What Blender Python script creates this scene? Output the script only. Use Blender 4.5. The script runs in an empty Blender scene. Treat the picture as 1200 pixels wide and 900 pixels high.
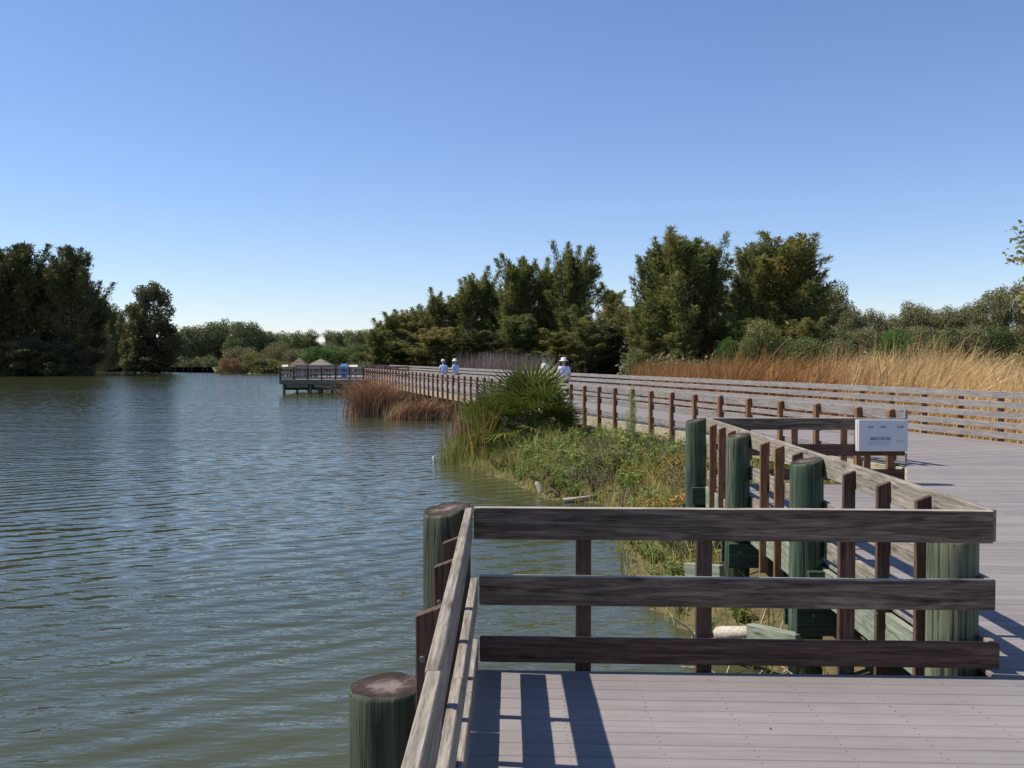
import bpy, bmesh, math, random
import numpy as np
from mathutils import Vector, Matrix, noise as mnoise

random.seed(7)
rng = np.random.default_rng(7)
S = bpy.context.scene
COL = S.collection
R = math.radians

# ------------------------------------------------------------------ camera, sky, sun, exposure
EYE = 1.75
F = 1100.0            # focal length in photograph pixels (photograph 1200 x 900)
HOR = 419.5           # horizon row in the photograph
cam_d = bpy.data.cameras.new("camera")
cam_d.sensor_width = 36.0
cam_d.lens = F / 1200.0 * 36.0
cam_d.clip_start = 0.05
cam_d.clip_end = 9000.0
cam = bpy.data.objects.new("camera", cam_d)
cam.location = (0, 0, EYE)
cam.rotation_euler = (R(90) - math.atan((450 - HOR) / F), 0, 0)
COL.objects.link(cam)
S.camera = cam

SUN = Vector((-0.72, 0.09, 1.0)).normalized()
world = bpy.data.worlds.new("World")
S.world = world
world.use_nodes = True
wn = world.node_tree.nodes
sky = wn.new("ShaderNodeTexSky")
sky.sky_type = 'NISHITA'
sky.sun_disc = False
sky.sun_elevation = math.asin(SUN.z)
sky.sun_rotation = math.atan2(SUN.x, SUN.y)
sky.altitude = 0
sky.air_density = 1.0
sky.dust_density = 0.0
sky.ozone_density = 6.0
tint = wn.new("ShaderNodeMixRGB")          # camera white balance of the daylight sky
tint.blend_type = 'MULTIPLY'
tint.inputs[0].default_value = 1.0
tint.inputs[2].default_value = (1.04, 0.97, 1.04, 1)
world.node_tree.links.new(sky.outputs[0], tint.inputs[1])
world.node_tree.links.new(tint.outputs[0], wn["Background"].inputs[0])
wn["Background"].inputs[1].default_value = 0.122
sun_d = bpy.data.lights.new("sun", 'SUN')
sun_d.energy = 5.0
sun_d.angle = R(0.53)
sun_d.color = (1.0, 0.95, 0.87)
sun = bpy.data.objects.new("sun", sun_d)
sun.rotation_euler = (-SUN).to_track_quat('-Z', 'Y').to_euler()
COL.objects.link(sun)
S.view_settings.view_transform = 'Standard'
S.view_settings.look = 'None'
S.view_settings.exposure = 0.22
S.view_settings.gamma = 1.0
S.render.engine = 'CYCLES'
S.cycles.max_bounces = 6
S.cycles.transparent_max_bounces = 6


def at(u, v, Y):
    """photograph pixel at distance Y -> point in the place (used to survey positions)"""
    return Vector(((u - 600) / F * Y, Y, EYE - (v - HOR) / F * Y))


def gx(u, Y):
    return (u - 600) / F * Y


# ------------------------------------------------------------------ materials
class NT:
    def __init__(self, name):
        self.m = bpy.data.materials.new(name)
        self.m.use_nodes = True
        self.t = self.m.node_tree
        self.b = self.t.nodes["Principled BSDF"]
        self.out = self.t.nodes["Material Output"]

    def n(self, typ, **kw):
        nd = self.t.nodes.new("ShaderNode" + typ)
        for k, v in kw.items():
            if k.startswith("i_"):
                key = k[2:]
                nd.inputs[int(key) if key.isdigit() else key.replace("_", " ")].default_value = v
            else:
                setattr(nd, k, v)
        return nd

    def l(self, a, b):
        self.t.links.new(a, b)

    def ramp(self, src, stops):
        r = self.n("ValToRGB")
        e = r.color_ramp.elements
        while len(e) < len(stops):
            e.new(0.5)
        for i, (p, c) in enumerate(stops):
            e[i].position = p
            e[i].color = (*c, 1) if len(c) == 3 else c
        self.l(src, r.inputs[0])
        return r.outputs[0]

    def mix(self, fac, a, b, mode='MIX'):
        m = self.n("MixRGB", blend_type=mode)
        for i, x in ((0, fac), (1, a), (2, b)):
            if hasattr(x, "is_output"):
                self.l(x, m.inputs[i])
            elif isinstance(x, (int, float)):
                m.inputs[i].default_value = x
            else:
                m.inputs[i].default_value = (*x, 1)
        return m.outputs[0]

    def math(self, op, a, b=0.0):
        m = self.n("Math", operation=op)
        for i, x in ((0, a), (1, b)):
            if hasattr(x, "is_output"):
                self.l(x, m.inputs[i])
            else:
                m.inputs[i].default_value = x
        return m.outputs[0]

    def coords(self, scale, rand=True, kind="Object", rot=(0, 0, 0)):
        tc = self.n("TexCoord")
        src = tc.outputs[kind]
        if rand:
            oi = self.n("ObjectInfo")
            v = self.n("VectorMath", operation='MULTIPLY_ADD')
            cmb = self.n("CombineXYZ")
            m = self.math('MULTIPLY', oi.outputs["Random"], 57.0)
            for i in range(3):
                self.l(m, cmb.inputs[i])
            self.l(cmb.outputs[0], v.inputs[0])
            v.inputs[1].default_value = (1, 1.7, 2.3)
            self.l(src, v.inputs[2])
            src = v.outputs[0]
        mp = self.n("Mapping")
        mp.inputs["Scale"].default_value = scale
        mp.inputs["Rotation"].default_value = rot
        self.l(src, mp.inputs[0])
        return mp.outputs[0]

    def noise(self, vec, scale, detail=4, rough=0.55, dist=0.0):
        nn = self.n("TexNoise")
        nn.inputs["Scale"].default_value = scale
        nn.inputs["Detail"].default_value = detail
        nn.inputs["Roughness"].default_value = rough
        nn.inputs["Distortion"].default_value = dist
        self.l(vec, nn.inputs["Vector"])
        return nn.outputs["Fac"]

    def bump(self, h, strength, dist):
        b = self.n("Bump")
        b.inputs["Strength"].default_value = strength
        b.inputs["Distance"].default_value = dist
        self.l(h, b.inputs["Height"])
        self.l(b.outputs[0], self.b.inputs["Normal"])
        return b

    def color(self, c):
        self.l(c, self.b.inputs["Base Color"])

    def rough(self, r, spec=0.3):
        self.b.inputs["Roughness"].default_value = r
        self.b.inputs["Specular IOR Level"].default_value = spec


def wood(name, dark, mid, light, axis=0, bump=0.5, crack=0.6):
    t = NT(name)
    sc = [27.0, 27.0, 27.0]
    sc[axis] = 1.7
    v = t.coords(tuple(sc))
    g = t.noise(v, 1.0, 5, 0.6, 1.2)
    sf = [90.0, 90.0, 90.0]
    sf[axis] = 7.0
    vf = t.coords(tuple(sf))
    f = t.noise(vf, 1.0, 3, 0.6, 0.3)
    base = t.ramp(g, [(0.30, dark), (0.5, mid), (0.70, light)])
    fine = t.ramp(f, [(0.34, (0.22, 0.20, 0.18)), (0.42, (0.70, 0.69, 0.67)), (0.55, (1.0, 1.0, 1.0)), (0.72, (1.22, 1.2, 1.14))])
    c = t.mix(crack, base, fine, 'MULTIPLY')
    big = t.noise(t.coords((2.2, 2.2, 2.2)), 1.0, 3, 0.6)
    st = t.ramp(big, [(0.35, (0.62, 0.60, 0.58)), (0.6, (1.05, 1.04, 1.02))])
    c = t.mix(0.40, c, st, 'MULTIPLY')
    sk = [7.0, 7.0, 7.0]
    sk[axis] = 1.9
    vo = t.n("TexVoronoi")
    vo.inputs["Scale"].default_value = 1.0
    t.l(t.coords(tuple(sk)), vo.inputs["Vector"])
    kn = t.ramp(vo.outputs["Distance"], [(0.05, (0.28, 0.24, 0.22)), (0.11, (0.72, 0.70, 0.68)), (0.16, (1, 1, 1))])
    c = t.mix(0.8, c, kn, 'MULTIPLY')
    t.color(c)
    h = t.math('ADD', t.math('MULTIPLY', g, 0.6), t.math('MULTIPLY', f, 0.6))
    t.bump(h, bump, 0.006)
    t.rough(0.8, 0.25)
    return t.m


M = {}
M['grey_wood'] = wood('weathered_grey_wood', (0.156, 0.129, 0.101), (0.285, 0.244, 0.193), (0.405, 0.354, 0.276))
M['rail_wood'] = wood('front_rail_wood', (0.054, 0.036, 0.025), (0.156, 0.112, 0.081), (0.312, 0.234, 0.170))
M['lit_pale'] = wood('sunlit_pale_board', (0.30, 0.25, 0.20), (0.45, 0.39, 0.32), (0.56, 0.50, 0.42))  # pale board tone with sunlight painted into the colour
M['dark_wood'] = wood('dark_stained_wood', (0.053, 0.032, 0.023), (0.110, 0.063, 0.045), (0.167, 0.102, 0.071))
M['brown_post'] = wood('brown_post_wood', (0.120, 0.057, 0.030), (0.240, 0.119, 0.062), (0.360, 0.193, 0.105))
M['rust_post'] = wood('rust_brown_post_wood', (0.13, 0.060, 0.028), (0.26, 0.125, 0.058), (0.36, 0.19, 0.10))
M['silver_wood'] = wood('silver_grey_board', (0.187, 0.167, 0.150), (0.265, 0.238, 0.218), (0.335, 0.303, 0.276), crack=0.4)
M['fascia'] = wood('pale_fascia_wood', (0.24, 0.20, 0.12), (0.42, 0.37, 0.25), (0.54, 0.49, 0.36))
M['mint_wood'] = wood('pale_green_treated_beam', (0.144, 0.170, 0.118), (0.259, 0.286, 0.211), (0.360, 0.360, 0.273))
M['green_beam'] = wood('dark_green_beam', (0.02, 0.035, 0.025), (0.04, 0.065, 0.045), (0.09, 0.12, 0.085))
M['far_green'] = wood('far_pier_green_wood', (0.10, 0.105, 0.07), (0.185, 0.19, 0.13), (0.27, 0.27, 0.19))
M['driftwood'] = wood('pale_driftwood', (0.30, 0.24, 0.17), (0.48, 0.41, 0.32), (0.60, 0.54, 0.45))


def pile_mat(name, g0, g1, streak):
    t = NT(name)
    v = t.coords((14, 14, 0.9))
    g = t.noise(v, 1.0, 5, 0.6, 1.0)
    f = t.noise(t.coords((60, 60, 1.6)), 1.0, 3, 0.6)
    big = t.noise(t.coords((3, 3, 1.2)), 1.0, 3, 0.55)
    c = t.ramp(g, [(0.3, g0), (0.55, g1), (0.72, streak)])
    brown = t.ramp(big, [(0.55, (0, 0, 0)), (0.72, (1, 1, 1))])
    bw = t.n("RGBToBW")
    t.l(brown, bw.inputs[0])
    c = t.mix(t.math('MULTIPLY', bw.outputs[0], 0.55), c, streak)
    fine = t.ramp(f, [(0.36, (0.10, 0.10, 0.10)), (0.43, (0.75, 0.75, 0.75)), (0.55, (1.0, 1.0, 1.0)), (0.75, (1.25, 1.22, 1.15))])
    c = t.mix(0.9, c, fine, 'MULTIPLY')
    t.color(c)
    t.bump(t.math('ADD', g, f), 0.7, 0.01)
    t.rough(0.82, 0.25)
    return t.m


M['pile_green'] = pile_mat('green_treated_pile', (0.030, 0.054, 0.032), (0.062, 0.098, 0.058), (0.17, 0.155, 0.10))
M['pile_dark'] = pile_mat('dark_weathered_pile', (0.032, 0.040, 0.026), (0.072, 0.084, 0.050), (0.16, 0.135, 0.092))
M['pile_mint'] = pile_mat('pale_green_pile', (0.060, 0.088, 0.052), (0.135, 0.158, 0.098), (0.26, 0.235, 0.165))
M['pile_grey'] = pile_mat('grey_green_pile', (0.09, 0.11, 0.075), (0.19, 0.20, 0.14), (0.33, 0.30, 0.23))


def simple(name, c, rough=0.6, spec=0.4, var=0.15, scale=12.0, metal=0.0):
    t = NT(name)
    n = t.noise(t.coords((1, 1, 1)), scale, 4, 0.6)
    lo = tuple(x * (1 - var) for x in c)
    hi = tuple(min(1, x * (1 + var)) for x in c)
    t.color(t.ramp(n, [(0.3, lo), (0.7, hi)]))
    t.bump(n, 0.15, 0.003)
    t.rough(rough, spec)
    t.b.inputs["Metallic"].default_value = metal
    return t.m


t = NT('pile_end_grain')
tc = t.n("TexCoord")
vl = t.n("VectorMath", operation='MULTIPLY')
vl.inputs[1].default_value = (1, 1, 0)
t.l(tc.outputs["Object"], vl.inputs[0])
ln = t.n("VectorMath", operation='LENGTH')
t.l(vl.outputs[0], ln.inputs[0])
nn = t.noise(t.coords((1, 1, 1)), 26.0, 6, 0.7)
nb_ = t.noise(t.coords((1, 1, 1)), 8.0, 3, 0.6)
rad_ = t.math('ADD', t.math('MULTIPLY', ln.outputs["Value"], 6.0), t.math('MULTIPLY', t.math('SUBTRACT', nb_, 0.5), 1.5))
rad_ = t.math('ADD', rad_, t.math('MULTIPLY', t.math('SUBTRACT', nn, 0.5), 1.6))
t.color(t.ramp(rad_, [(0.0, (0.19, 0.155, 0.135)), (0.20, (0.13, 0.10, 0.086)), (0.36, (0.080, 0.058, 0.048)), (0.52, (0.055, 0.038, 0.030)), (0.9, (0.030, 0.020, 0.016))]))
t.bump(nn, 0.8, 0.012)
t.rough(0.9, 0.2)
M['end_grain'] = t.m

t = NT('composite_deck_plank')
g = t.noise(t.coords((2.0, 40, 40)), 1.0, 4, 0.6, 0.4)
big = t.noise(t.coords((0.9, 0.9, 0.9), rand=False, kind="Object"), 1.3, 4, 0.6)
oi = t.n("ObjectInfo")
c = t.ramp(g, [(0.25, (0.215, 0.190, 0.176)), (0.75, (0.280, 0.250, 0.233))])
c = t.mix(0.6, c, t.ramp(big, [(0.3, (0.74, 0.73, 0.73)), (0.5, (0.97, 0.96, 0.96)), (0.7, (1.08, 1.07, 1.05))]), 'MULTIPLY')
c = t.mix(1.0, c, t.ramp(oi.outputs["Random"], [(0, (0.86, 0.86, 0.87)), (1, (1.08, 1.07, 1.06))]), 'MULTIPLY')
spk = t.noise(t.coords((1, 1, 1)), 55.0, 2, 0.5)
c = t.mix(1.0, c, t.ramp(spk, [(0.22, (0.25, 0.22, 0.2)), (0.28, (1, 1, 1))]), 'MULTIPLY')
t.color(c)
t.bump(g, 0.25, 0.002)
t.rough(0.72, 0.3)
M['plank'] = t.m

M['metal'] = simple('dull_steel_bolt', (0.20, 0.19, 0.18), 0.5, 0.5, 0.2, 40, 0.7)
M['white_box'] = simple('white_painted_metal', (0.58, 0.57, 0.57), 0.45, 0.4, 0.03, 3)
M['print'] = simple('dark_blue_print', (0.10, 0.11, 0.17), 0.6, 0.2, 0.1)
M['print_pale'] = simple('pale_blue_print', (0.40, 0.41, 0.50), 0.6, 0.2, 0.1)
M['skin'] = simple('skin', (0.50, 0.29, 0.20), 0.55, 0.4, 0.06)
M['hair'] = simple('grey_hair', (0.22, 0.19, 0.16), 0.8, 0.2, 0.2)
M['hat_white'] = simple('white_hat_cloth', (0.80, 0.79, 0.75), 0.8, 0.2, 0.05)
M['cap_green'] = simple('dark_green_cap_cloth', (0.03, 0.08, 0.05), 0.8, 0.2, 0.1)
M['shirt_blue'] = simple('pale_blue_shirt_cloth', (0.36, 0.50, 0.74), 0.85, 0.2, 0.08)
M['shirt_white'] = simple('white_shirt_cloth', (0.80, 0.77, 0.76), 0.85, 0.2, 0.04)
M['shirt_lilac'] = simple('pale_lilac_shirt_cloth', (0.66, 0.64, 0.80), 0.85, 0.2, 0.04)
M['trousers'] = simple('khaki_cloth', (0.32, 0.27, 0.20), 0.85, 0.2, 0.1)
M['trousers_dark'] = simple('navy_cloth', (0.05, 0.06, 0.10), 0.85, 0.2, 0.1)
M['bin_blue'] = simple('blue_plastic', (0.03, 0.10, 0.42), 0.45, 0.4, 0.08)
M['bin_lid'] = simple('light_blue_plastic', (0.16, 0.38, 0.75), 0.45, 0.4, 0.05)
M['tan'] = simple('tan_panel', (0.62, 0.54, 0.40), 0.6, 0.3, 0.06)
M['shingle'] = wood('brown_roof_shingle', (0.10, 0.07, 0.05), (0.19, 0.13, 0.095), (0.28, 0.21, 0.16))
M['shingle_grey'] = wood('grey_brown_roof_shingle', (0.17, 0.135, 0.11), (0.27, 0.22, 0.185), (0.35, 0.30, 0.26))
M['bark'] = wood('tree_bark', (0.06, 0.045, 0.035), (0.12, 0.095, 0.075), (0.19, 0.155, 0.125), axis=2)
M['bark_pale'] = wood('pale_bark', (0.14, 0.12, 0.10), (0.23, 0.20, 0.165), (0.32, 0.285, 0.24), axis=2)


def leafmat(name, stops, transl=0.25, rough=0.6, hue=0.5):
    """stops: colours along the per-leaf tint value 0..1"""
    t = NT(name)
    a = t.n("Attribute", attribute_name="tint")
    n = t.noise(t.coords((1, 1, 1)), hue, 3, 0.6)
    f = t.math('ADD', t.math('MULTIPLY', a.outputs["Fac"], 0.6),
               t.math('MULTIPLY', t.math('SUBTRACT', n, 0.30), 1.0))
    oi = t.n("ObjectInfo")              # every plant has its own shade of leaf
    f = t.math('ADD', f, t.math('MULTIPLY', t.math('SUBTRACT', oi.outputs["Random"], 0.5), 0.30))
    c = t.ramp(f, stops)
    t.color(c)
    t.rough(rough, 0.25)
    if transl > 0:
        tr = t.n("BsdfTranslucent")
        t.l(c, tr.inputs[0])
        mx = t.n("MixShader")
        mx.inputs[0].default_value = transl
        t.l(t.b.outputs[0], mx.inputs[1])
        t.l(tr.outputs[0], mx.inputs[2])
        t.l(mx.outputs[0], t.out.inputs[0])
    return t.m


M['casuarina'] = leafmat('australian_pine_needles', [(0.0, (0.086, 0.121, 0.036)), (0.40, (0.177, 0.196, 0.056)),
                         (0.70, (0.306, 0.260, 0.080)), (1.0, (0.407, 0.280, 0.111))], 0.35, 0.65, 0.35)
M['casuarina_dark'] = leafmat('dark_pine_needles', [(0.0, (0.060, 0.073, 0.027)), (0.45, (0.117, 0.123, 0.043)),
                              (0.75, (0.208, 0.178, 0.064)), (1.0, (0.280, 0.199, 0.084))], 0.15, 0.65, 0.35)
M['leaf_green'] = leafmat('green_tree_leaves', [(0.0, (0.065, 0.098, 0.030)), (0.5, (0.135, 0.169, 0.050)),
                          (1.0, (0.250, 0.232, 0.082))], 0.25, 0.6, 0.4)
M['leaf_grey'] = leafmat('grey_green_leaves', [(0.0, (0.121, 0.125, 0.053)), (0.5, (0.214, 0.201, 0.087)),
                         (1.0, (0.340, 0.266, 0.134))], 0.2, 0.65, 0.4)
M['leaf_far'] = leafmat('far_shore_leaves', [(0.0, (0.100, 0.138, 0.050)), (0.5, (0.166, 0.190, 0.069)),
                        (1.0, (0.245, 0.234, 0.100))], 0.2, 0.65, 0.2)
M['leaf_bright'] = leafmat('bright_green_leaves', [(0.0, (0.050, 0.110, 0.020)), (0.5, (0.100, 0.180, 0.035)),
                           (1.0, (0.170, 0.230, 0.060))], 0.3, 0.55, 0.6)
M['leaf_yellow'] = leafmat('yellow_green_leaves', [(0.0, (0.125, 0.138, 0.037)), (0.5, (0.213, 0.213, 0.062)),
                           (1.0, (0.312, 0.275, 0.100))], 0.25, 0.6, 0.6)
M['leaf_tip'] = leafmat('pale_green_young_leaves', [(0.0, (0.14, 0.17, 0.05)), (0.5, (0.26, 0.29, 0.09)),
                        (1.0, (0.38, 0.32, 0.13))], 0.45, 0.5, 0.8)
M['reed_gold'] = leafmat('golden_reed_blades', [(0.0, (0.244, 0.235, 0.070)), (0.30, (0.464, 0.306, 0.117)), (0.6, (0.670, 0.435, 0.194)),
                         (1.0, (0.780, 0.600, 0.316))], 0.25, 0.7, 0.25)
M['reed_rust'] = leafmat('rust_reed_blades', [(0.0, (0.145, 0.123, 0.037)), (0.3, (0.292, 0.147, 0.047)), (0.6, (0.437, 0.182, 0.058)),
                         (1.0, (0.557, 0.270, 0.095))], 0.25, 0.7, 0.3)
M['reed_dry'] = leafmat('dry_brown_reed', [(0.0, (0.176, 0.094, 0.050)), (0.5, (0.351, 0.189, 0.102)),
                        (1.0, (0.540, 0.338, 0.192))], 0.15, 0.75, 0.8)
M['reed_pink'] = leafmat('pinkish_dead_reed', [(0.0, (0.208, 0.143, 0.111)), (0.5, (0.312, 0.221, 0.176)),
                         (1.0, (0.429, 0.325, 0.260))], 0.15, 0.75, 0.8)
M['cattail'] = leafmat('cattail_blades', [(0.0, (0.082, 0.128, 0.020)), (0.45, (0.170, 0.194, 0.034)), (0.7, (0.389, 0.244, 0.068)),
                       (1.0, (0.614, 0.278, 0.107))], 0.3, 0.55, 0.9)
M['palm'] = leafmat('palm_fan_blades', [(0.0, (0.059, 0.088, 0.016)), (0.5, (0.130, 0.154, 0.029)),
                    (1.0, (0.306, 0.272, 0.066))], 0.25, 0.42, 1.5)
M['palm_dead'] = leafmat('dead_palm_blades', [(0.0, (0.16, 0.105, 0.05)), (0.5, (0.30, 0.215, 0.11)),
                         (1.0, (0.45, 0.35, 0.20))], 0.2, 0.7, 1.5)
M['bank_grass'] = leafmat('bank_grass', [(0.0, (0.155, 0.182, 0.036)), (0.4, (0.292, 0.302, 0.073)), (0.7, (0.456, 0.389, 0.121)),
                          (1.0, (0.729, 0.536, 0.227))], 0.3, 0.6, 0.9)
M['herb'] = leafmat('bank_herb_leaves', [(0.0, (0.092, 0.160, 0.030)), (0.5, (0.213, 0.281, 0.058)),
                    (1.0, (0.385, 0.394, 0.108))], 0.3, 0.55, 1.5)
M['herb_orange'] = leafmat('orange_tinged_leaves', [(0.0, (0.132, 0.156, 0.036)), (0.5, (0.336, 0.240, 0.060)),
                           (1.0, (0.504, 0.276, 0.072))], 0.3, 0.6, 1.5)
M['herb_grey'] = leafmat('grey_stem_weeds', [(0.0, (0.108, 0.102, 0.060)), (0.5, (0.204, 0.174, 0.114)),
                         (1.0, (0.312, 0.258, 0.180))], 0.2, 0.7, 1.5)
M['plume'] = leafmat('pale_plume_weed', [(0.0, (0.195, 0.247, 0.078)), (0.5, (0.312, 0.351, 0.130)),
                     (1.0, (0.442, 0.442, 0.208))], 0.3, 0.65, 1.5)

t = NT('bank_soil')
n1 = t.noise(t.coords((1, 1, 1), rand=False), 1.2, 6, 0.65)
n2 = t.noise(t.coords((1, 1, 1), rand=False), 14.0, 4, 0.6)
c = t.ramp(n1, [(0.3, (0.078, 0.062, 0.034)), (0.55, (0.150, 0.124, 0.058)), (0.75, (0.221, 0.189, 0.098))])
t.color(t.mix(0.6, c, t.ramp(n2, [(0.3, (0.650, 0.650, 0.585)), (0.7, (1.15, 1.1, 1.0))]), 'MULTIPLY'))
t.bump(n2, 0.7, 0.04)
t.rough(0.92, 0.15)
M['soil'] = t.m

t = NT('shore_meadow')
n1 = t.noise(t.coords((1, 1, 1), rand=False), 0.05, 6, 0.65)
n2 = t.noise(t.coords((1, 1, 1), rand=False), 1.2, 4, 0.6)
c = t.ramp(n1, [(0.3, (0.075, 0.085, 0.035)), (0.55, (0.13, 0.125, 0.055)), (0.75, (0.20, 0.165, 0.085))])
t.color(t.mix(0.6, c, t.ramp(n2, [(0.3, (0.6, 0.6, 0.55)), (0.7, (1.1, 1.1, 1.0))]), 'MULTIPLY'))
t.rough(0.95, 0.1)
M['meadow'] = t.m

# water: dark olive body, clear sky reflection, ripples in long crests
t = NT('lake_water')
t.rough(0.05, 0.5)
t.b.inputs["IOR"].default_value = 1.333
geo = t.n("NewGeometry")


def wmap(scale, rot):
    mp = t.n("Mapping")
    mp.inputs["Scale"].default_value = scale
    mp.inputs["Rotation"].default_value = (0, 0, R(rot))
    t.l(geo.outputs["Position"], mp.inputs[0])
    return mp.outputs[0]


wv = t.n("TexWave", wave_type='BANDS', bands_direction='Y', wave_profile='SIN')
wv.inputs["Scale"].default_value = 0.62
wv.inputs["Distortion"].default_value = 5.0
wv.inputs["Detail"].default_value = 2.0
wv.inputs["Detail Scale"].default_value = 0.55
wv.inputs["Detail Roughness"].default_value = 0.5
t.l(wmap((1, 1, 1), -36), wv.inputs["Vector"])
w1 = t.noise(wmap((0.70, 2.6, 1), -33), 1.0, 2, 0.5, 0.4)
w2 = t.noise(wmap((2.2, 6.0, 1), -26), 1.0, 3, 0.55, 0.3)
w3 = t.noise(wmap((0.22, 0.6, 1), -20), 1.0, 2, 0.5, 0.2)
calm = t.noise(wmap((0.04, 0.06, 1), 20), 1.0, 3, 0.5)
calmf = t.ramp(calm, [(0.40, (0.12, 0.12, 0.12)), (0.60, (1, 1, 1))])
h = t.math('ADD', t.math('MULTIPLY', wv.outputs["Fac"], 0.010), t.math('MULTIPLY', t.math('MULTIPLY', w2, 0.016), calmf))
h = t.math('ADD', h, t.math('MULTIPLY', w1, 0.036))
h = t.math('ADD', h, t.math('MULTIPLY', w3, 0.075))
w4 = t.noise(wmap((5.0, 13.0, 1), -12), 1.0, 2, 0.5, 0.3)
h = t.math('ADD', h, t.math('MULTIPLY', t.math('MULTIPLY', w4, 0.0075), calmf))
t.bump(h, 1.0, 1.0)
wc = t.noise(wmap((0.10, 0.10, 1), 0), 1.0, 3, 0.6)
t.color(t.ramp(wc, [(0.3, (0.047, 0.052, 0.022)), (0.7, (0.063, 0.067, 0.028))]))
M['water'] = t.m


# ------------------------------------------------------------------ object helpers
def put(o, parent=None):
    COL.objects.link(o)
    if parent is not None:
        o.parent = parent
    return o


def tag(o, label=None, cat=None, group=None, kind=None):
    if label:
        o['label'] = label
    if cat:
        o['category'] = cat
    if group:
        o['group'] = group
    if kind:
        o['kind'] = kind
    return o


def thing(name, label, cat, loc=(0, 0, 0), group=None, rz=0.0):
    o = bpy.data.objects.new(name, None)
    o.empty_display_size = 0.2
    o.location = loc
    o.rotation_euler = (0, 0, rz)
    put(o)
    return tag(o, label, cat, group)


def np_mesh(name, V, Fq, mat, tint=None, smooth=False):
    V = np.asarray(V, dtype=np.float32).reshape(-1, 3)
    Fq = np.asarray(Fq, dtype=np.int32)
    k = Fq.shape[1]
    me = bpy.data.meshes.new(name)
    me.vertices.add(len(V))
    me.vertices.foreach_set("co", V.ravel())
    me.loops.add(Fq.size)
    me.loops.foreach_set("vertex_index", Fq.ravel())
    me.polygons.add(len(Fq))
    me.polygons.foreach_set("loop_start", np.arange(0, Fq.size, k, dtype=np.int32))
    me.polygons.foreach_set("loop_total", np.full(len(Fq), k, dtype=np.int32))
    if smooth:
        me.polygons.foreach_set("use_smooth", np.ones(len(Fq), dtype=bool))
    if tint is not None:
        at_ = me.attributes.new("tint", 'FLOAT', 'POINT')
        at_.data.foreach_set("value", np.asarray(tint, dtype=np.float32))
    me.update(calc_edges=True)
    me.materials.append(mat)
    return me


def mobj(name, me, parent=None, loc=(0, 0, 0), rot=(0, 0, 0), scale=(1, 1, 1)):
    o = bpy.data.objects.new(name, me)
    o.location = loc
    o.rotation_euler = rot
    o.scale = scale
    return put(o, parent)


def bm_obj(name, bm, mat, parent=None, loc=(0, 0, 0), smooth=False):
    me = bpy.data.meshes.new(name)
    bmesh.ops.recalc_face_normals(bm, faces=bm.faces[:])
    if smooth:
        for f in bm.faces:
            f.smooth = True
    bm.to_mesh(me)
    bm.free()
    for m in (mat if isinstance(mat, (list, tuple)) else [mat]):
        me.materials.append(m)
    return mobj(name, me, parent, loc)


def frame_matrix(p0, p1, up=(0, 0, 1)):
    """local X along p0->p1, local Z towards up"""
    x = (Vector(p1) - Vector(p0)).normalized()
    z = Vector(up)
    y = z.cross(x).normalized()
    z = x.cross(y).normalized()
    m = Matrix((x, y, z)).transposed().to_4x4()
    m.translation = (Vector(p0) + Vector(p1)) / 2
    return m


def board_mesh(L, wy, hz, ch=0.004, seg=1, jit=0.0, slant=0.0):
    """a sawn board, local X = length; chamfered long edges; slant cuts the +X end (rises towards +Y)"""
    ring = []
    a, b = wy / 2, hz / 2
    prof = [(-a + ch, -b), (a - ch, -b), (a, -b + ch), (a, b - ch), (a - ch, b), (-a + ch, b), (-a, b - ch), (-a, -b + ch)]
    xs = [-L / 2, -L / 2 + ch] + [(-L / 2 + L * (i + 1) / (seg + 1)) for i in range(seg)] + [L / 2 - ch, L / 2]
    V = []
    for i, x in enumerate(xs):
        e = i in (0, len(xs) - 1)
        k = (1 - 2 * ch / wy, 1 - 2 * ch / hz) if e else (1, 1)
        dy = random.uniform(-jit, jit) if not e else 0
        dz = random.uniform(-jit, jit) if not e else 0
        for (y, z) in prof:
            xx = x
            if slant and i >= len(xs) - 2:
                xx = x - slant * (0.5 - (y * k[0] + a) / wy) - slant / 2
            V.append((xx, y * k[0] + dy, z * k[1] + dz))
    Fq = []
    n = len(prof)
    for i in range(len(xs) - 1):
        for j in range(n):
            Fq.append((i * n + j, i * n + (j + 1) % n, (i + 1) * n + (j + 1) % n, (i + 1) * n + j))
    me = bpy.data.meshes.new("board")
    caps = [tuple(range(n))[::-1], tuple(range((len(xs) - 1) * n, len(xs) * n))]
    me.from_pydata(V, [], Fq + caps)
    me.update()
    return me


def board(name, p0, p1, wy, hz, mat, parent=None, up=(0, 0, 1), ch=0.004, jit=0.0, slant=0.0, seg=None, label=None):
    """world points p0, p1 are the board's axis; wy across, hz along 'up'"""
    L = (Vector(p1) - Vector(p0)).length
    if seg is None:
        seg = max(1, min(8, int(L / 0.4)))
    me = board_mesh(L, wy, hz, ch, seg, jit, slant)
    me.name = name
    me.materials.append(mat)
    if mat is M['rail_wood']:          # upper faces coloured paler to look sunlit, the rest stays dark
        me.materials.append(M['lit_pale'])
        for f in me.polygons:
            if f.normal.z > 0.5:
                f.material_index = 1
    o = bpy.data.objects.new(name, me)
    m = frame_matrix(p0, p1, up)
    if parent is not None:
        m.translation -= parent.location
    o.matrix_basis = m
    put(o, parent)
    if label:
        o['label'] = label
    return o


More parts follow.
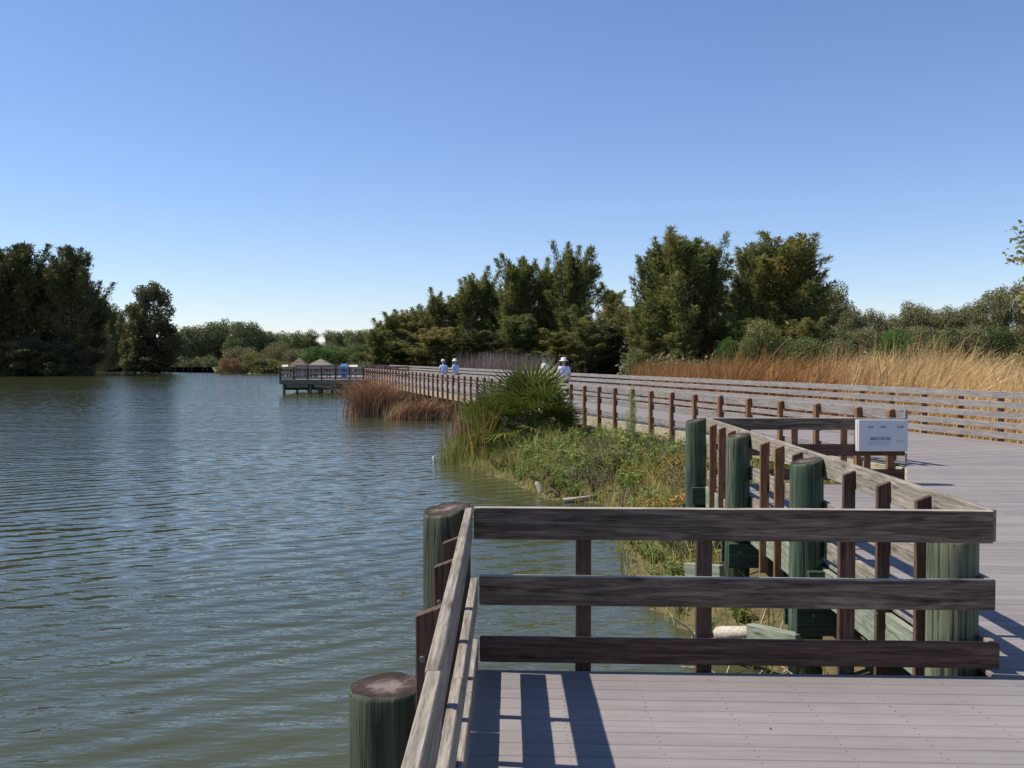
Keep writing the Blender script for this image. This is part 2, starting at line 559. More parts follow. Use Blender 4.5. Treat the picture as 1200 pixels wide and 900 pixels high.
def post(name, x, y, z0, z1, wx, wy, mat, parent, rz=0.0, slant=0.0):
    """upright; local X up, local Y across 'wx' direction turned by rz; slant raises the +across side"""
    u = Vector((-math.sin(rz), math.cos(rz), 0))
    # frame: x up, y across = z cross x
    acr = Vector((math.cos(rz), math.sin(rz), 0))
    L = z1 - z0
    me = board_mesh(L, wx, wy, 0.004, 2, 0.0, slant)
    me.name = name
    me.materials.append(mat)
    o = bpy.data.objects.new(name, me)
    X = Vector((0, 0, 1))
    Y = acr
    Z = X.cross(Y)
    m = Matrix((X, Y, Z)).transposed().to_4x4()
    m.translation = Vector((x, y, (z0 + z1) / 2)) - (parent.location if parent is not None else Vector())
    o.matrix_basis = m
    put(o, parent)
    return o


def bolt(x, y, z, direction, parent, r=0.013):
    bm = bmesh.new()
    bmesh.ops.create_cone(bm, cap_ends=True, segments=10, radius1=r, radius2=r * 0.8, depth=0.016)
    d = Vector(direction).normalized()
    bmesh.ops.transform(bm, matrix=d.to_track_quat('Z', 'Y').to_matrix().to_4x4(), verts=bm.verts)
    loc = Vector((x, y, z)) - (parent.location if parent is not None else Vector())
    return bm_obj('bolt', bm, M['metal'], parent, loc)


def pile_mesh(r, z0, z1, tilt=(0, 0), seed=0, segs=24):
    """round timber pile with checks, an uneven rim and an end-grain top; local origin at the ground line"""
    rnd = random.Random(seed)
    bm = bmesh.new()
    zs = [z0, z0 * 0.5 + z1 * 0.5, z1 - 0.10, z1 - 0.02, z1]
    rings = []
    offs = [rnd.uniform(-0.05, 0.05) for _ in range(segs)]
    ph = [rnd.uniform(0, 6.28) for _ in range(3)]
    for zi, z in enumerate(zs):
        ring = []
        for i in range(segs):
            a = 2 * math.pi * i / segs
            rr = r * (1 + 0.03 * math.sin(2 * a + ph[0]) + 0.02 * math.sin(5 * a + ph[1]) + 0.35 * offs[i] * 0.6)
            rr *= 1 + 0.05 * (z1 - z) / max(0.1, z1 - z0)
            if zi == 4:
                rr *= 0.955
            x, y = rr * math.cos(a), rr * math.sin(a)
            dz = (tilt[0] * x + tilt[1] * y) if zi >= 2 else 0
            ring.append(bm.verts.new((x, y, z + dz + (rnd.uniform(-0.004, 0.004) if zi >= 3 else 0))))
        rings.append(ring)
    for a, b in zip(rings, rings[1:]):
        for i in range(segs):
            f = bm.faces.new((a[i], a[(i + 1) % segs], b[(i + 1) % segs], b[i]))
            f.smooth = True
    # top: a ring further in and a centre vertex, a bit hollow
    inner = []
    for i in range(segs):
        v = rings[-1][i].co
        inner.append(bm.verts.new((v.x * 0.6, v.y * 0.6, z1 + (tilt[0] * v.x + tilt[1] * v.y) * 0.6 - 0.004 + rnd.uniform(-0.001, 0.001))))
    c = bm.verts.new((0, 0, z1 - 0.006))
    for i in range(segs):
        f = bm.faces.new((rings[-1][i], rings[-1][(i + 1) % segs], inner[(i + 1) % segs], inner[i]))
        f.material_index = 1
        f = bm.faces.new((inner[i], inner[(i + 1) % segs], c))
        f.material_index = 1
    bm.faces.new(rings[0][::-1])
    return bm


def timber_pile(x, y, r, ztop, mat, label, tilt=(0, 0), seed=0, zbot=-1.7, group=None):
    o = bm_obj('timber_pile', pile_mesh(r, zbot, ztop, tilt, seed), [mat, M['end_grain']], None, (x, y, 0))
    return tag(o, label, 'pile', group)


def tube_mesh(paths, segs=6):
    """paths: list of (points, radii) -> verts, quads"""
    V, Q = [], []
    for pts, rad in paths:
        pts = [Vector(p) for p in pts]
        base = len(V)
        for i, p in enumerate(pts):
            d = (pts[min(i + 1, len(pts) - 1)] - pts[max(i - 1, 0)]).normalized()
            s = d.cross(Vector((0.3, 0.9, 0.1))).normalized()
            w = d.cross(s)
            for k in range(segs):
                a = 2 * math.pi * k / segs
                q = p + (s * math.cos(a) + w * math.sin(a)) * rad[i]
                V.append(tuple(q))
        for i in range(len(pts) - 1):
            for k in range(segs):
                Q.append((base + i * segs + k, base + i * segs + (k + 1) % segs,
                          base + (i + 1) * segs + (k + 1) % segs, base + (i + 1) * segs + k))
    return np.array(V, dtype=np.float32), np.array(Q, dtype=np.int32)


def norm(a):
    return a / np.maximum(np.linalg.norm(a, axis=-1, keepdims=True), 1e-6)


def cards(P, D, L, W, bend=None):
    """leaf-shaped faces: base P, direction D, length L, width W -> (verts, quads)"""
    n = len(P)
    D = norm(D)
    rnd = rng.normal(size=(n, 3))
    side = norm(np.cross(D, rnd))
    L = np.broadcast_to(L, (n,))[:, None]
    W = np.broadcast_to(W, (n,))[:, None]
    mid = P + D * L * 0.45
    tip = P + D * L
    if bend is not None:
        tip = tip + np.array([0, 0, -1.0]) * L * bend
    V = np.stack([P, mid + side * W / 2, tip, mid - side * W / 2], axis=1)
    Q = np.arange(n * 4, dtype=np.int32).reshape(n, 4)
    return V.reshape(-1, 3), Q


# ------------------------------------------------------------------ ground, lake and land
WATER_Z = -1.15
bm = bmesh.new()
for p in ((-4000, -300), (4000, -300), (4000, 5200), (-4000, 5200)):
    bm.verts.new((p[0], p[1], WATER_Z))
bm.verts.ensure_lookup_table()
bm.faces.new(bm.verts)
tag(bm_obj('lake_water', bm, M['water']), 'olive green lake with long gentle ripples', None, None, 'structure')

SHORE = [(3.4, -1.0), (3.2, 2.0), (3.0, 4.0), (2.75, 5.4), (2.45, 6.6), (2.2, 8.0), (2.2, 9.2), (1.85, 10.0), (1.5, 11.3), (1.7, 14.5),
         (2.15, 17.2), (1.7, 18.4), (0.75, 19.2), (0.1, 21.6), (-0.8, 24.0), (-1.75, 26.2), (-1.9, 27.8), (-0.6, 29.6),
         (2.2, 31.5), (4.8, 36), (8.5, 46), (14, 80), (26, 140), (60, 140), (60, -1.0)]


def poly_sd(P, poly):
    """signed distance, positive inside"""
    P = np.asarray(P)
    poly = np.asarray(poly)
    n = len(poly)
    d = np.full(len(P), 1e9)
    ins = np.zeros(len(P), dtype=bool)
    for i in range(n):
        a, b = poly[i], poly[(i + 1) % n]
        ab = b - a
        tt = np.clip(((P - a) @ ab) / (ab @ ab), 0, 1)
        q = a + tt[:, None] * ab
        d = np.minimum(d, np.linalg.norm(P - q, axis=1))
        c = (a[1] > P[:, 1]) != (b[1] > P[:, 1])
        xx = a[0] + (P[:, 1] - a[1]) / (b[1] - a[1] + 1e-12) * ab[0]
        ins ^= c & (P[:, 0] < xx)
    return np.where(ins, d, -d)


def vnoise(x, y, s):
    return (np.sin(x * s * 1.3 + 1.7 * np.sin(y * s * 0.9)) + np.sin(y * s * 1.7 + 1.3 * np.sin(x * s * 1.1 + 2.0))) * 0.5


def bank_h(x, y):
    sd = poly_sd(np.stack([x, y], 1), SHORE)
    z = WATER_Z + np.clip(sd * 0.22, -0.7, 0.42) + 0.05 * vnoise(x, y, 1.6) * np.clip(sd + 0.4, 0, 1) + 0.03 * vnoise(x, y, 5.0)
    return z, sd


gxs = np.arange(-4, 22.01, 0.25)
gys = np.arange(2, 46.01, 0.25)
X, Y = np.meshgrid(gxs, gys)
zz, sd = bank_h(X.ravel(), Y.ravel())
V = np.stack([X.ravel(), Y.ravel(), zz], 1)
ni, nj = len(gys), len(gxs)
idx = np.arange(ni * nj).reshape(ni, nj)
Q = np.stack([idx[:-1, :-1], idx[:-1, 1:], idx[1:, 1:], idx[1:, :-1]], -1).reshape(-1, 4)
keep = (sd[Q].max(1) > -2.6)
me = np_mesh('bank_ground', V, Q[keep], M['soil'], smooth=True)
tag(mobj('bank_ground', me), 'muddy lake bank beside and under the boardwalk', None, None, 'structure')


def land(name, pts, z, label, mat):
    bm = bmesh.new()
    top = [bm.verts.new((p[0], p[1], z)) for p in pts]
    out = []
    c = Vector((sum(p[0] for p in pts) / len(pts), sum(p[1] for p in pts) / len(pts)))
    for p in pts:
        d = (Vector(p[:2]) - c).normalized() * 1.2
        out.append(bm.verts.new((p[0] + d.x, p[1] + d.y, WATER_Z - 0.4)))
    bm.faces.new(top)
    n = len(pts)
    for i in range(n):
        bm.faces.new((top[i], top[(i + 1) % n], out[(i + 1) % n], out[i]))
    bmesh.ops.triangulate(bm, faces=[f for f in bm.faces if len(f.verts) > 4])
    return tag(bm_obj(name, bm, mat), label, None, None, 'structure')


land('far_shore_ground', [(gx(-420, 420), 420), (gx(60, 330), 330), (gx(140, 300), 300), (gx(248, 288), 288), (gx(252, 182), 182), (gx(300, 174), 174),
                          (gx(340, 176), 176), (gx(440, 186), 186), (gx(560, 186), 186), (gx(738, 190), 190), (gx(790, 120), 120), (120, 110), (900, 110),
                          (4000, 400), (4000, 5200), (-4000, 5200), (-4000, 600)], -1.08, 'low grassy far shore of the lake', M['meadow'])
land('left_island_ground', [(gx(-260, 150), 150), (gx(80, 152), 152), (gx(92, 158), 158), (gx(86, 185), 185), (gx(60, 215), 215), (gx(-260, 240), 240)], -1.08,
     'low wooded shore at the left', M['meadow'])
land('reed_marsh_ground', [(22, 12), (22, 46), (gx(745, 110), 110), (gx(745, 124), 124), (150, 124), (150, 12)], -0.90, 'marsh ground under the reeds', M['soil'])

# ------------------------------------------------------------------ decking
DX, DY = -0.2856, 0.9583           # direction of the long boardwalk
NEAR0, FAR0, SL = 10.96, 16.1, -0.298


def near_x(y):
    return NEAR0 + SL * y


def far_x(y):
    return FAR0 + SL * y


deck = tag(bpy.data.objects.new('boardwalk_deck', None), 'wide boardwalk of grey composite planks', None, None, 'structure')
put(deck)
alcove = tag(bpy.data.objects.new('overlook_deck', None), 'small overlook platform of grey composite planks', None, None, 'structure')
put(alcove)


def clip(poly, nx, ny, c, keep_greater=True):
    out = []
    n = len(poly)
    for i in range(n):
        a, b = poly[i], poly[(i + 1) % n]
        da = nx * a[0] + ny * a[1] - c
        db = nx * b[0] + ny * b[1] - c
        if not keep_greater:
            da, db = -da, -db
        if da >= 0:
            out.append(a)
        if da * db < 0:
            k = da / (da - db)
            out.append((a[0] + (b[0] - a[0]) * k, a[1] + (b[1] - a[1]) * k))
    return out


def prism(bm, poly, z0, z1, ch=0.004):
    cx = sum(p[0] for p in poly) / len(poly)
    cy = sum(p[1] for p in poly) / len(poly)
    n = len(poly)
    low = [bm.verts.new((p[0], p[1], z0)) for p in poly]
    mid = [bm.verts.new((p[0], p[1], z1 - ch)) for p in poly]
    top = []
    for i in range(n):
        a, b, c = Vector(poly[i - 1]), Vector(poly[i]), Vector(poly[(i + 1) % n])
        d1, d2 = (a - b), (c - b)
        d = (d1.normalized() + d2.normalized()) if d1.length > 1e-5 and d2.length > 1e-5 else Vector((0, 0))
        top.append(bm.verts.new((b.x + d.x * ch, b.y + d.y * ch, z1)))
    bm.faces.new(low[::-1])
    bm.faces.new(top)
    for i in range(n):
        j = (i + 1) % n
        bm.faces.new((low[i], low[j], mid[j], mid[i]))
        bm.faces.new((mid[i], mid[j], top[j], top[i]))


PITCH = 0.1405


def lay(region, dirx, diry, s0, s1, parent, splits, single, stuff_bm):
    """fill a convex region with planks running along (dirx, diry)"""
    nx, ny = -diry, dirx
    s = s0
    k = 0
    ang = math.atan2(diry, dirx)
    while s < s1:
        w = PITCH - 0.0055
        poly = clip(clip(list(region), nx, ny, s), nx, ny, s + w, False)
        if len(poly) >= 3:
            pieces = [poly]
            for sp in splits(k):
                new = []
                for pc in pieces:
                    a = clip(pc, dirx, diry, sp - 0.0015, False)
                    b = clip(pc, dirx, diry, sp + 0.0015)
                    new += [q for q in (a, b) if len(q) >= 3]
                pieces = new
            for pc in pieces:
                area = abs(sum(pc[i - 1][0] * pc[i][1] - pc[i][0] * pc[i - 1][1] for i in range(len(pc)))) / 2
                if area < 0.0006:
                    continue
                cx = sum(p[0] for p in pc) / len(pc)
                cy = sum(p[1] for p in pc) / len(pc)
                if single(cx, cy):
                    ca, sa = math.cos(-ang), math.sin(-ang)
                    loc = [((p[0] - cx) * ca - (p[1] - cy) * sa, (p[0] - cx) * sa + (p[1] - cy) * ca) for p in pc]
                    bm = bmesh.new()
                    dz = random.uniform(-0.0012, 0.0012)
                    prism(bm, loc, -0.025, dz)
                    o = bm_obj('plank', bm, M['plank'], parent, (cx, cy, 0))
                    o.rotation_euler = (random.uniform(-0.004, 0.004), 0, ang)
                else:
                    prism(stuff_bm, pc, -0.025, random.uniform(-0.0012, 0.0012))
        s += PITCH
        k += 1


ADX, ADY = 1.0 / math.hypot(1, 0.041), -0.041 / math.hypot(1, 0.041)
sb1 = bmesh.new()
lay([(-0.262, -2.0), (2.698, -2.0), (2.698, 5.115), (-0.262, 5.235)], ADX, ADY, -2.1, 5.4, alcove, lambda k: [], lambda x, y: y > 1.5, sb1)
o = bm_obj('plank', sb1, M['plank'], alcove)
o['kind'] = 'stuff'
sb2 = bmesh.new()
B1 = [(2.703, -2.0), (5.498, -2.0), (5.498, 13.03), (2.735, 13.03), (2.655, 5.13)]
lay(B1, ADX, ADY, -2.8, 13.4, deck, lambda k: [], lambda x, y: y > 4.6, sb2)
B2 = [(5.501, -2.0), (far_x(-2.0), -2.0), (far_x(15.26), 15.26), (6.44, 15.26), (5.501, 13.03)]
lay(B2, ADX, ADY, -2.8, 16.2, deck, lambda k: [9.2 + 0.9 * (k % 2), 13.4], lambda x, y: y > 9.0 and x < 9.3, sb2)
Cc = [(6.44, 15.266), (far_x(15.266), 15.266), (far_x(120), 120), (near_x(78) - 0.0, 78), ]
lay([(6.44, 15.266), (far_x(15.266), 15.266), (far_x(96), 96), (near_x(96), 96)], DY, -DX, 12.0, 101, deck, lambda k: [],
    lambda x, y: y < 24.0, sb2)
o = bm_obj('plank', sb2, M['plank'], deck)
o['kind'] = 'stuff'


def seg_boards(name, p0, p1, z, hz, t, mat, parent, step, off=0.0, jit=0.0015, side=(0, 0)):
    """boards laid end to end along p0->p1 in the plane, centre height z"""
    a, b = Vector((*p0, 0)), Vector((*p1, 0))
    L = (b - a).length
    d = (b - a) / L
    s = 0.0
    first = step - off if off else step
    cut = [0.0]
    x = first
    while x < L - 0.5:
        cut.append(x)
        x += step
    cut.append(L)
    for c0, c1 in zip(cut, cut[1:]):
        q0 = a + d * (c0 + 0.002)
        q1 = a + d * (c1 - 0.002)
        dz = random.uniform(-0.004, 0.004)
        dn = Vector((-d.y, d.x, 0)) * random.uniform(-0.002, 0.002)
        board(name, (q0.x + dn.x, q0.y + dn.y, z + dz), (q1.x + dn.x, q1.y + dn.y, z + dz), t, hz, mat, parent, jit=jit)


# structure under the decks: edge boards, cross beams, joists, piles
seg_boards('edge_board', (6.40, 15.30), (near_x(78), 78), -0.19, 0.31, 0.045, M['fascia'], deck, 4.8)
seg_boards('edge_board', (5.50, 13.03), (6.42, 15.24), -0.17, 0.28, 0.045, M['fascia'], deck, 4.8)
seg_boards('edge_board', (2.63, 5.30), (2.708, 13.0), -0.18, 0.29, 0.045, M['mint_wood'], deck, 3.9)
seg_boards('edge_board', (2.75, 13.03), (5.46, 13.03), -0.17, 0.28, 0.045, M['fascia'], deck, 4.8)
seg_boards('edge_board', (far_x(12) + 0.03, 12), (far_x(96) + 0.03, 96), -0.19, 0.31, 0.045, M['fascia'], deck, 4.8)
seg_boards('edge_board', (-0.29, -2.0), (-0.29, 5.24), -0.165, 0.27, 0.045, M['dark_wood'], alcove, 3.6)
seg_boards('edge_board', (-0.26, 5.263), (2.60, 5.143), -0.175, 0.25, 0.045, M['dark_wood'], alcove, 3.6)
for yb in (1.0, 2.8, 4.7):
    board('cross_beam', (-0.24, yb, -0.20), (2.6, yb - 0.1, -0.20), 0.05, 0.24, M['green_beam'], alcove)
for y0 in (-1, 2, 5.6, 8.1, 10.75, 12.9):
    board('joist', (2.75, y0 + 0.3, -0.19), (11.5, y0 - 0.1, -0.19), 0.05, 0.26, M['green_beam'], deck)
yy = 17.0
k = 0
pile_small = {}
while yy < 95:
    xn, xf = near_x(yy), far_x(yy)
    if yy < 78:
        for (px, py) in ((xn + 0.18, yy), (xn + 2.5, yy + 0.75), (xf - 0.25, yy + 1.5)):
            bm = pile_mesh(0.105, -1.9, -0.03, (0, 0), k, 10)
            bm_obj('pile', bm, [M['pile_grey'], M['end_grain']], deck, (px, py, 0))
            k += 1
        board('cross_beam', (xn + 0.10, yy - 0.16, -0.46), (xf - 0.1, yy + 1.35, -0.46), 0.06, 0.22, M['green_beam'], deck)
    yy += 4.6

# rows of deck screws over the joists
def screws(parent, region, pitch_x, x0, x1, y0, y1):
    bm = bmesh.new()
    nx, ny = -ADY, ADX
    k0 = 0
    s_ = -2.1 if parent is alcove else -2.8
    while s_ < 12.5:
        for off in (0.035, 0.100):
            q = s_ + off
            x = x0
            while x < x1:
                y = (q - nx * x) / ny
                px, py = x + random.uniform(-.006, .006), y + random.uniform(-.006, .006)
                if y0 < py < y1:
                    c = bm.verts.new((px, py, 0.0022))
                    ring = [bm.verts.new((px + 0.0042 * math.cos(a), py + 0.0042 * math.sin(a), 0.0014)) for a in [i * math.pi / 3 for i in range(6)]]
                    for i in range(6):
                        bm.faces.new((c, ring[i], ring[(i + 1) % 6]))
                x += pitch_x
        s_ += PITCH
    o = bm_obj('screw', bm, M['metal'], parent)
    o['kind'] = 'stuff'


screws(alcove, None, 0.41, -0.15, 2.66, 1.6, 5.08)
screws(deck, None, 0.41, 2.80, 5.4, 4.6, 9.0)

# bits of dry leaf blown over the planks
n = 90
P = np.stack([rng.uniform(-0.1, 6.5, n), rng.uniform(2.0, 12.5, n), np.full(n, 0.004)], 1)
P = P[(P[:, 0] > 2.8) | (P[:, 1] < 5.0)]
n = len(P)
a_ = rng.uniform(0, 6.28, n)
V, Q = cards(P, np.stack([np.cos(a_), np.sin(a_), np.full(n, 0.15)], 1), rng.uniform(0.012, 0.04, n), rng.uniform(0.006, 0.018, n))
V[:, 2] = np.maximum(V[:, 2], 0.003)
tag(mobj('leaf_litter', np_mesh('leaf_litter', V, Q, M['dark_wood'])), 'scraps of dry leaf and dirt scattered on the deck planks', 'leaves', None, 'stuff')

# ------------------------------------------------------------------ near railings
# left railing of the overlook, along the water
rail_l = thing('railing', 'weathered grey railing close on the left running away from the viewer above the water', 'railing', (-0.21, 2.0, 0))
XL = -0.212
board('rail_board', (XL + 0.006, -2.0, 0.826), (XL + 0.004, 2.487, 0.826), 0.040, 0.180, M['grey_wood'], rail_l, jit=0.001)
board('rail_board', (XL - 0.002, 2.495, 0.823), (XL - 0.030, 5.25, 0.823), 0.040, 0.176, M['grey_wood'], rail_l, jit=0.001)
board('rail_board', (XL + 0.004, -2.0, 0.455), (XL + 0.004, 3.55, 0.455), 0.040, 0.150, M['grey_wood'], rail_l, jit=0.001)
board('rail_board', (XL + 0.004, 3.555, 0.452), (XL + 0.002, 5.19, 0.452), 0.040, 0.150, M['grey_wood'], rail_l, jit=0.001)
board('rail_board', (XL + 0.006, -2.0, 0.115), (XL + 0.006, 4.35, 0.115), 0.040, 0.140, M['grey_wood'], rail_l, jit=0.001)
board('rail_board', (XL + 0.006, 4.355, 0.113), (XL + 0.004, 5.22, 0.113), 0.040, 0.140, M['grey_wood'], rail_l, jit=0.001)
for i, yb in enumerate((0.4, 1.1, 1.80, 3.27, 4.03, 4.56)):
    o = post('baluster', XL - 0.079, yb, -0.55, 0.885, 0.092, 0.042, M['dark_wood'], rail_l, 0.0, 0.035)
    bolt(XL - 0.10, yb - 0.024, 0.70, (0, -1, 0), rail_l)

# front railing
F0, F1 = Vector((-0.185, 5.236)), Vector((2.640, 5.118))
rail_f = thing('railing', 'dark brown three-board railing across the front of the overlook in shade', 'railing', (1.2, 5.18, 0))


def fpt(x, off=0.0):
    k = (x - F0.x) / (F1.x - F0.x)
    d = (F1 - F0).normalized()
    return F0 + (F1 - F0) * k + Vector((-d.y, d.x)) * off


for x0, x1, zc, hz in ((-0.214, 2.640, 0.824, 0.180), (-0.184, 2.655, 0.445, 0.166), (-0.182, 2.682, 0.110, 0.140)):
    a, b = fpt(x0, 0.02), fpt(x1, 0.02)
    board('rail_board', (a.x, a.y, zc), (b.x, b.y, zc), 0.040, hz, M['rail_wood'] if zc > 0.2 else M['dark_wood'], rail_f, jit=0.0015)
for xb in (0.400, 1.075, 1.865):
    p = fpt(xb, 0.064)
    post('baluster', p.x, p.y, -0.55, 0.885, 0.088, 0.044, M['dark_wood'], rail_f, -0.041)
# boardwalk edge railing that runs back from the right end
rail_d = thing('railing', 'grey railing with brown balusters receding from the right end of the front railing', 'railing', (2.68, 9.0, 0))


def dxp(y, off=0.0):
    return 2.660 + (y - 5.15) / 7.85 * 0.075 + off


for (za, hz, cuts) in ((0.824, 0.180, (5.165, 9.28, 13.07)), (0.445, 0.150, (5.165, 8.12, 13.03)), (0.115, 0.140, (5.165, 9.9, 13.03))):
    for a, b in zip(cuts, cuts[1:]):
        dz = random.uniform(-0.003, 0.003)
        board('rail_board', (dxp(a), a + 0.002, za + dz), (dxp(b), b - 0.002, za + dz), 0.040, hz, M['grey_wood'], rail_d, jit=0.0015)
for yb in (5.92, 6.57, 7.26, 8.62, 9.22, 9.78, 11.32, 11.86, 12.42):
    post('baluster', dxp(yb) - 0.0665, yb, -0.50, 0.888 + random.uniform(-0.012, 0.008), 0.092, 0.042,
         M['brown_post'] if yb > 9 else M['dark_wood'], rail_d, 0.0, 0.035)
    bolt(dxp(yb) - 0.11, yb - 0.024, -0.05, (-0.2, -1, 0), rail_d, 0.012)

# piles
timber_pile(-0.468, 3.50, 0.142, 0.520, M['pile_dark'], 'big dark timber pile in the bottom left foreground with a cracked flat top', (0.05, 0.0), 3)
timber_pile(-0.376, 5.36, 0.138, 0.888, M['pile_dark'], 'dark grey green timber pile at the left corner of the front railing', (0.16, 0.1), 5)
timber_pile(2.535, 5.375, 0.140, 0.720, M['pile_mint'], 'pale green timber pile behind the right end of the front railing', (0, 0), 8)
for (px, py, r_, zt, lab, sd_) in ((2.535, 8.05, 0.138, 0.868, 'thick green timber pile, nearest of the three standing above the front railing', 11),
                                   (2.565, 10.62, 0.135, 0.874, 'middle green timber pile of the row along the receding railing', 12),
                                   (2.585, 13.18, 0.140, 0.880, 'farthest green timber pile at the far corner of the receding railing', 14)):
    timber_pile(px, py, r_, zt, M['pile_green'], lab, (0.18, 0.03), sd_)
# pairs of cross beams bolted to those piles, ends sticking out over the bank
for i, (py, mat) in enumerate(((8.05, M['green_beam']), (10.62, M['green_beam']), (13.18, M['green_beam']))):
    for sgn in (-1, 1):
        board('cross_beam', (2.40 + 0.02 * i, py + sgn * 0.172, -0.46), (7.0, py + sgn * 0.172 - 0.15, -0.46), 0.05, 0.27, mat, deck)
        bolt(2.54, py + sgn * 0.198, -0.42, (0, sgn, 0), deck, 0.018)
    board('block', (2.50, py - 0.165, -0.17), (2.86, py - 0.165, -0.17), 0.06, 0.24, M['green_beam'], deck)

for (p0_, p1_, lab) in (((2.02, 10.78, -0.70), (2.34, 10.38, -0.64), 'pale green beam offcut lying on the bank left of the middle green pile'),
                        ((2.12, 8.30, -0.70), (2.42, 7.84, -0.66), 'pale green and white beam offcut lying on the bank by the nearest green pile')):
    tag(board('beam_offcut', p0_, p1_, 0.09, 0.17, M['mint_wood'], None), lab, 'beam')

# cross railing at the far end, with the white box
rail_c = thing('railing', 'short dark railing in shade across the far overlook that carries the white box', 'railing', (4.1, 13.06, 0))
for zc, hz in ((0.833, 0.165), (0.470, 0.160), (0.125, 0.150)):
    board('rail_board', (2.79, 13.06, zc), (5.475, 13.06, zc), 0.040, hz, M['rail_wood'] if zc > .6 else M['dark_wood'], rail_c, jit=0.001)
for xb in (3.95, 4.64, 4.97, 5.30):
    post('baluster', xb, 13.105, -0.45, 0.88, 0.088, 0.045, M['brown_post'], rail_c, 0.0)
bx = thing('white_box', 'white metal box with small dark print hung on the far cross railing', 'box', (5.112, 12.98, 0.865))
W_, H_, D_ = 0.678, 0.435, 0.062


def boxbm(x0, x1, y0, y1, z0, z1, bev=0.008):
    bm = bmesh.new()
    bmesh.ops.create_cube(bm, size=1.0)
    for v in bm.verts:
        v.co = ((x0 + x1) / 2 + v.co.x * (x1 - x0), (y0 + y1) / 2 + v.co.y * (y1 - y0), (z0 + z1) / 2 + v.co.z * (z1 - z0))
    if bev:
        bmesh.ops.bevel(bm, geom=bm.edges[:], offset=bev, segments=2, affect='EDGES', profile=0.6)
    return bm


bx_door = bm_obj('door', boxbm(-W_ / 2, W_ / 2, -0.085, -0.045, -H_ + 0.035, 0.035), M['white_box'], bx)
bm_obj('case', boxbm(-W_ / 2 - 0.004, W_ / 2 - 0.01, -0.038, 0.052, -H_ + 0.03, 0.03), M['white_box'], bx)
def strokes(bm, x0, x1, zc, h, seed):
    r_ = random.Random(seed)
    x = x0
    while x < x1:
        w = r_.uniform(0.007, 0.013)
        kind = r_.random()
        parts = [(x, x + 0.007, zc - h / 2, zc + h / 2)]
        if kind < 0.6:
            parts.append((x + 0.004, x + w, zc + h / 2 - 0.005, zc + h / 2))
        if kind > 0.3:
            parts.append((x + 0.004, x + w, zc - h / 2, zc - h / 2 + 0.005))
        if kind > 0.7:
            parts.append((x + w - 0.001, x + w + 0.003, zc - h / 2 + 0.005, zc + h / 2 - 0.005))
        for (a, b, c0, c1) in parts:
            vs = [bm.verts.new(p) for p in ((a, -0.0865, c0), (b, -0.0865, c0), (b, -0.0865, c1), (a, -0.0865, c1))]
            bm.faces.new(vs)
        x += w + 0.007


for x0, x1, zc, h_, sd_, mt in ((-0.205, -0.145, -0.065, 0.030, 1, 'print'), (-0.04, 0.045, -0.065, 0.030, 2, 'print'), (0.19, 0.285, -0.065, 0.030, 3, 'print'),
                               (-0.175, 0.085, -0.225, 0.044, 5, 'print'), (-0.195, 0.095, -0.275, 0.022, 6, 'print_pale'), (-0.195, 0.095, -0.31, 0.014, 9, 'print_pale'),
                               (0.185, 0.285, -0.26, 0.022, 7, 'print_pale')):
    prn = bmesh.new()
    strokes(prn, x0, x1, zc, h_, sd_)
    o = bm_obj('printed_line', prn, M[mt], bx_door)
    o['kind'] = 'stuff'

# ------------------------------------------------------------------ long railings of the boardwalk
RZB = math.atan2(DY, DX) - math.pi / 2
rail_n = thing('railing', 'long railing with rust brown posts on the water side of the boardwalk', 'railing', (near_x(40), 40, 0))
rail_far = thing('railing', 'long five-board silver grey railing on the far side of the boardwalk before the reeds', 'railing', (far_x(40), 40, 0))
y = 16.34
pmesh = None


def fast_post(me, name, x, y, zmid, parent, rz):
    o = bpy.data.objects.new(name, me)
    acr = Vector((math.cos(rz), math.sin(rz), 0))
    Xv = Vector((0, 0, 1))
    m = Matrix((Xv, acr, Xv.cross(acr))).transposed().to_4x4()
    m.translation = Vector((x, y, zmid)) - parent.location
    o.matrix_basis = m
    return put(o, parent)


me_near = board_mesh(1.42, 0.088, 0.088, 0.004, 1, 0, 0.03)
me_near.materials.append(M['rust_post'])
me_far = board_mesh(1.42, 0.088, 0.088, 0.004, 1, 0, 0.0)
me_far.materials.append(M['rust_post'])
fast_post(me_near, 'post', near_x(15.53) - 0.075, 15.51, 0.205, rail_n, RZB)
while y < 78.5:
    fast_post(me_near, 'post', near_x(y) - 0.075, y - 0.02, 0.205 + random.uniform(-0.012, 0.012), rail_n, RZB)
    y += 1.154
for zc, hz, off in ((0.825, 0.170, 0.0), (0.475, 0.150, 1.3), (0.125, 0.150, 2.2)):
    seg_boards('rail_board', (near_x(15.24), 15.24), (near_x(78.4), 78.4), zc, hz, 0.040, M['silver_wood'], rail_n, 4.82, off)
y = 11.0
while y < 96:
    fast_post(me_far, 'post', far_x(y) + 0.075, y + 0.02, 0.32, rail_far, RZB)
    y += 1.09
for i, zc in enumerate((0.975, 0.770, 0.555, 0.340, 0.130)):
    seg_boards('rail_board', (far_x(10.5), 10.5), (far_x(96), 96), zc, 0.142, 0.040, M['silver_wood'], rail_far, 4.6, 0.9 * i)

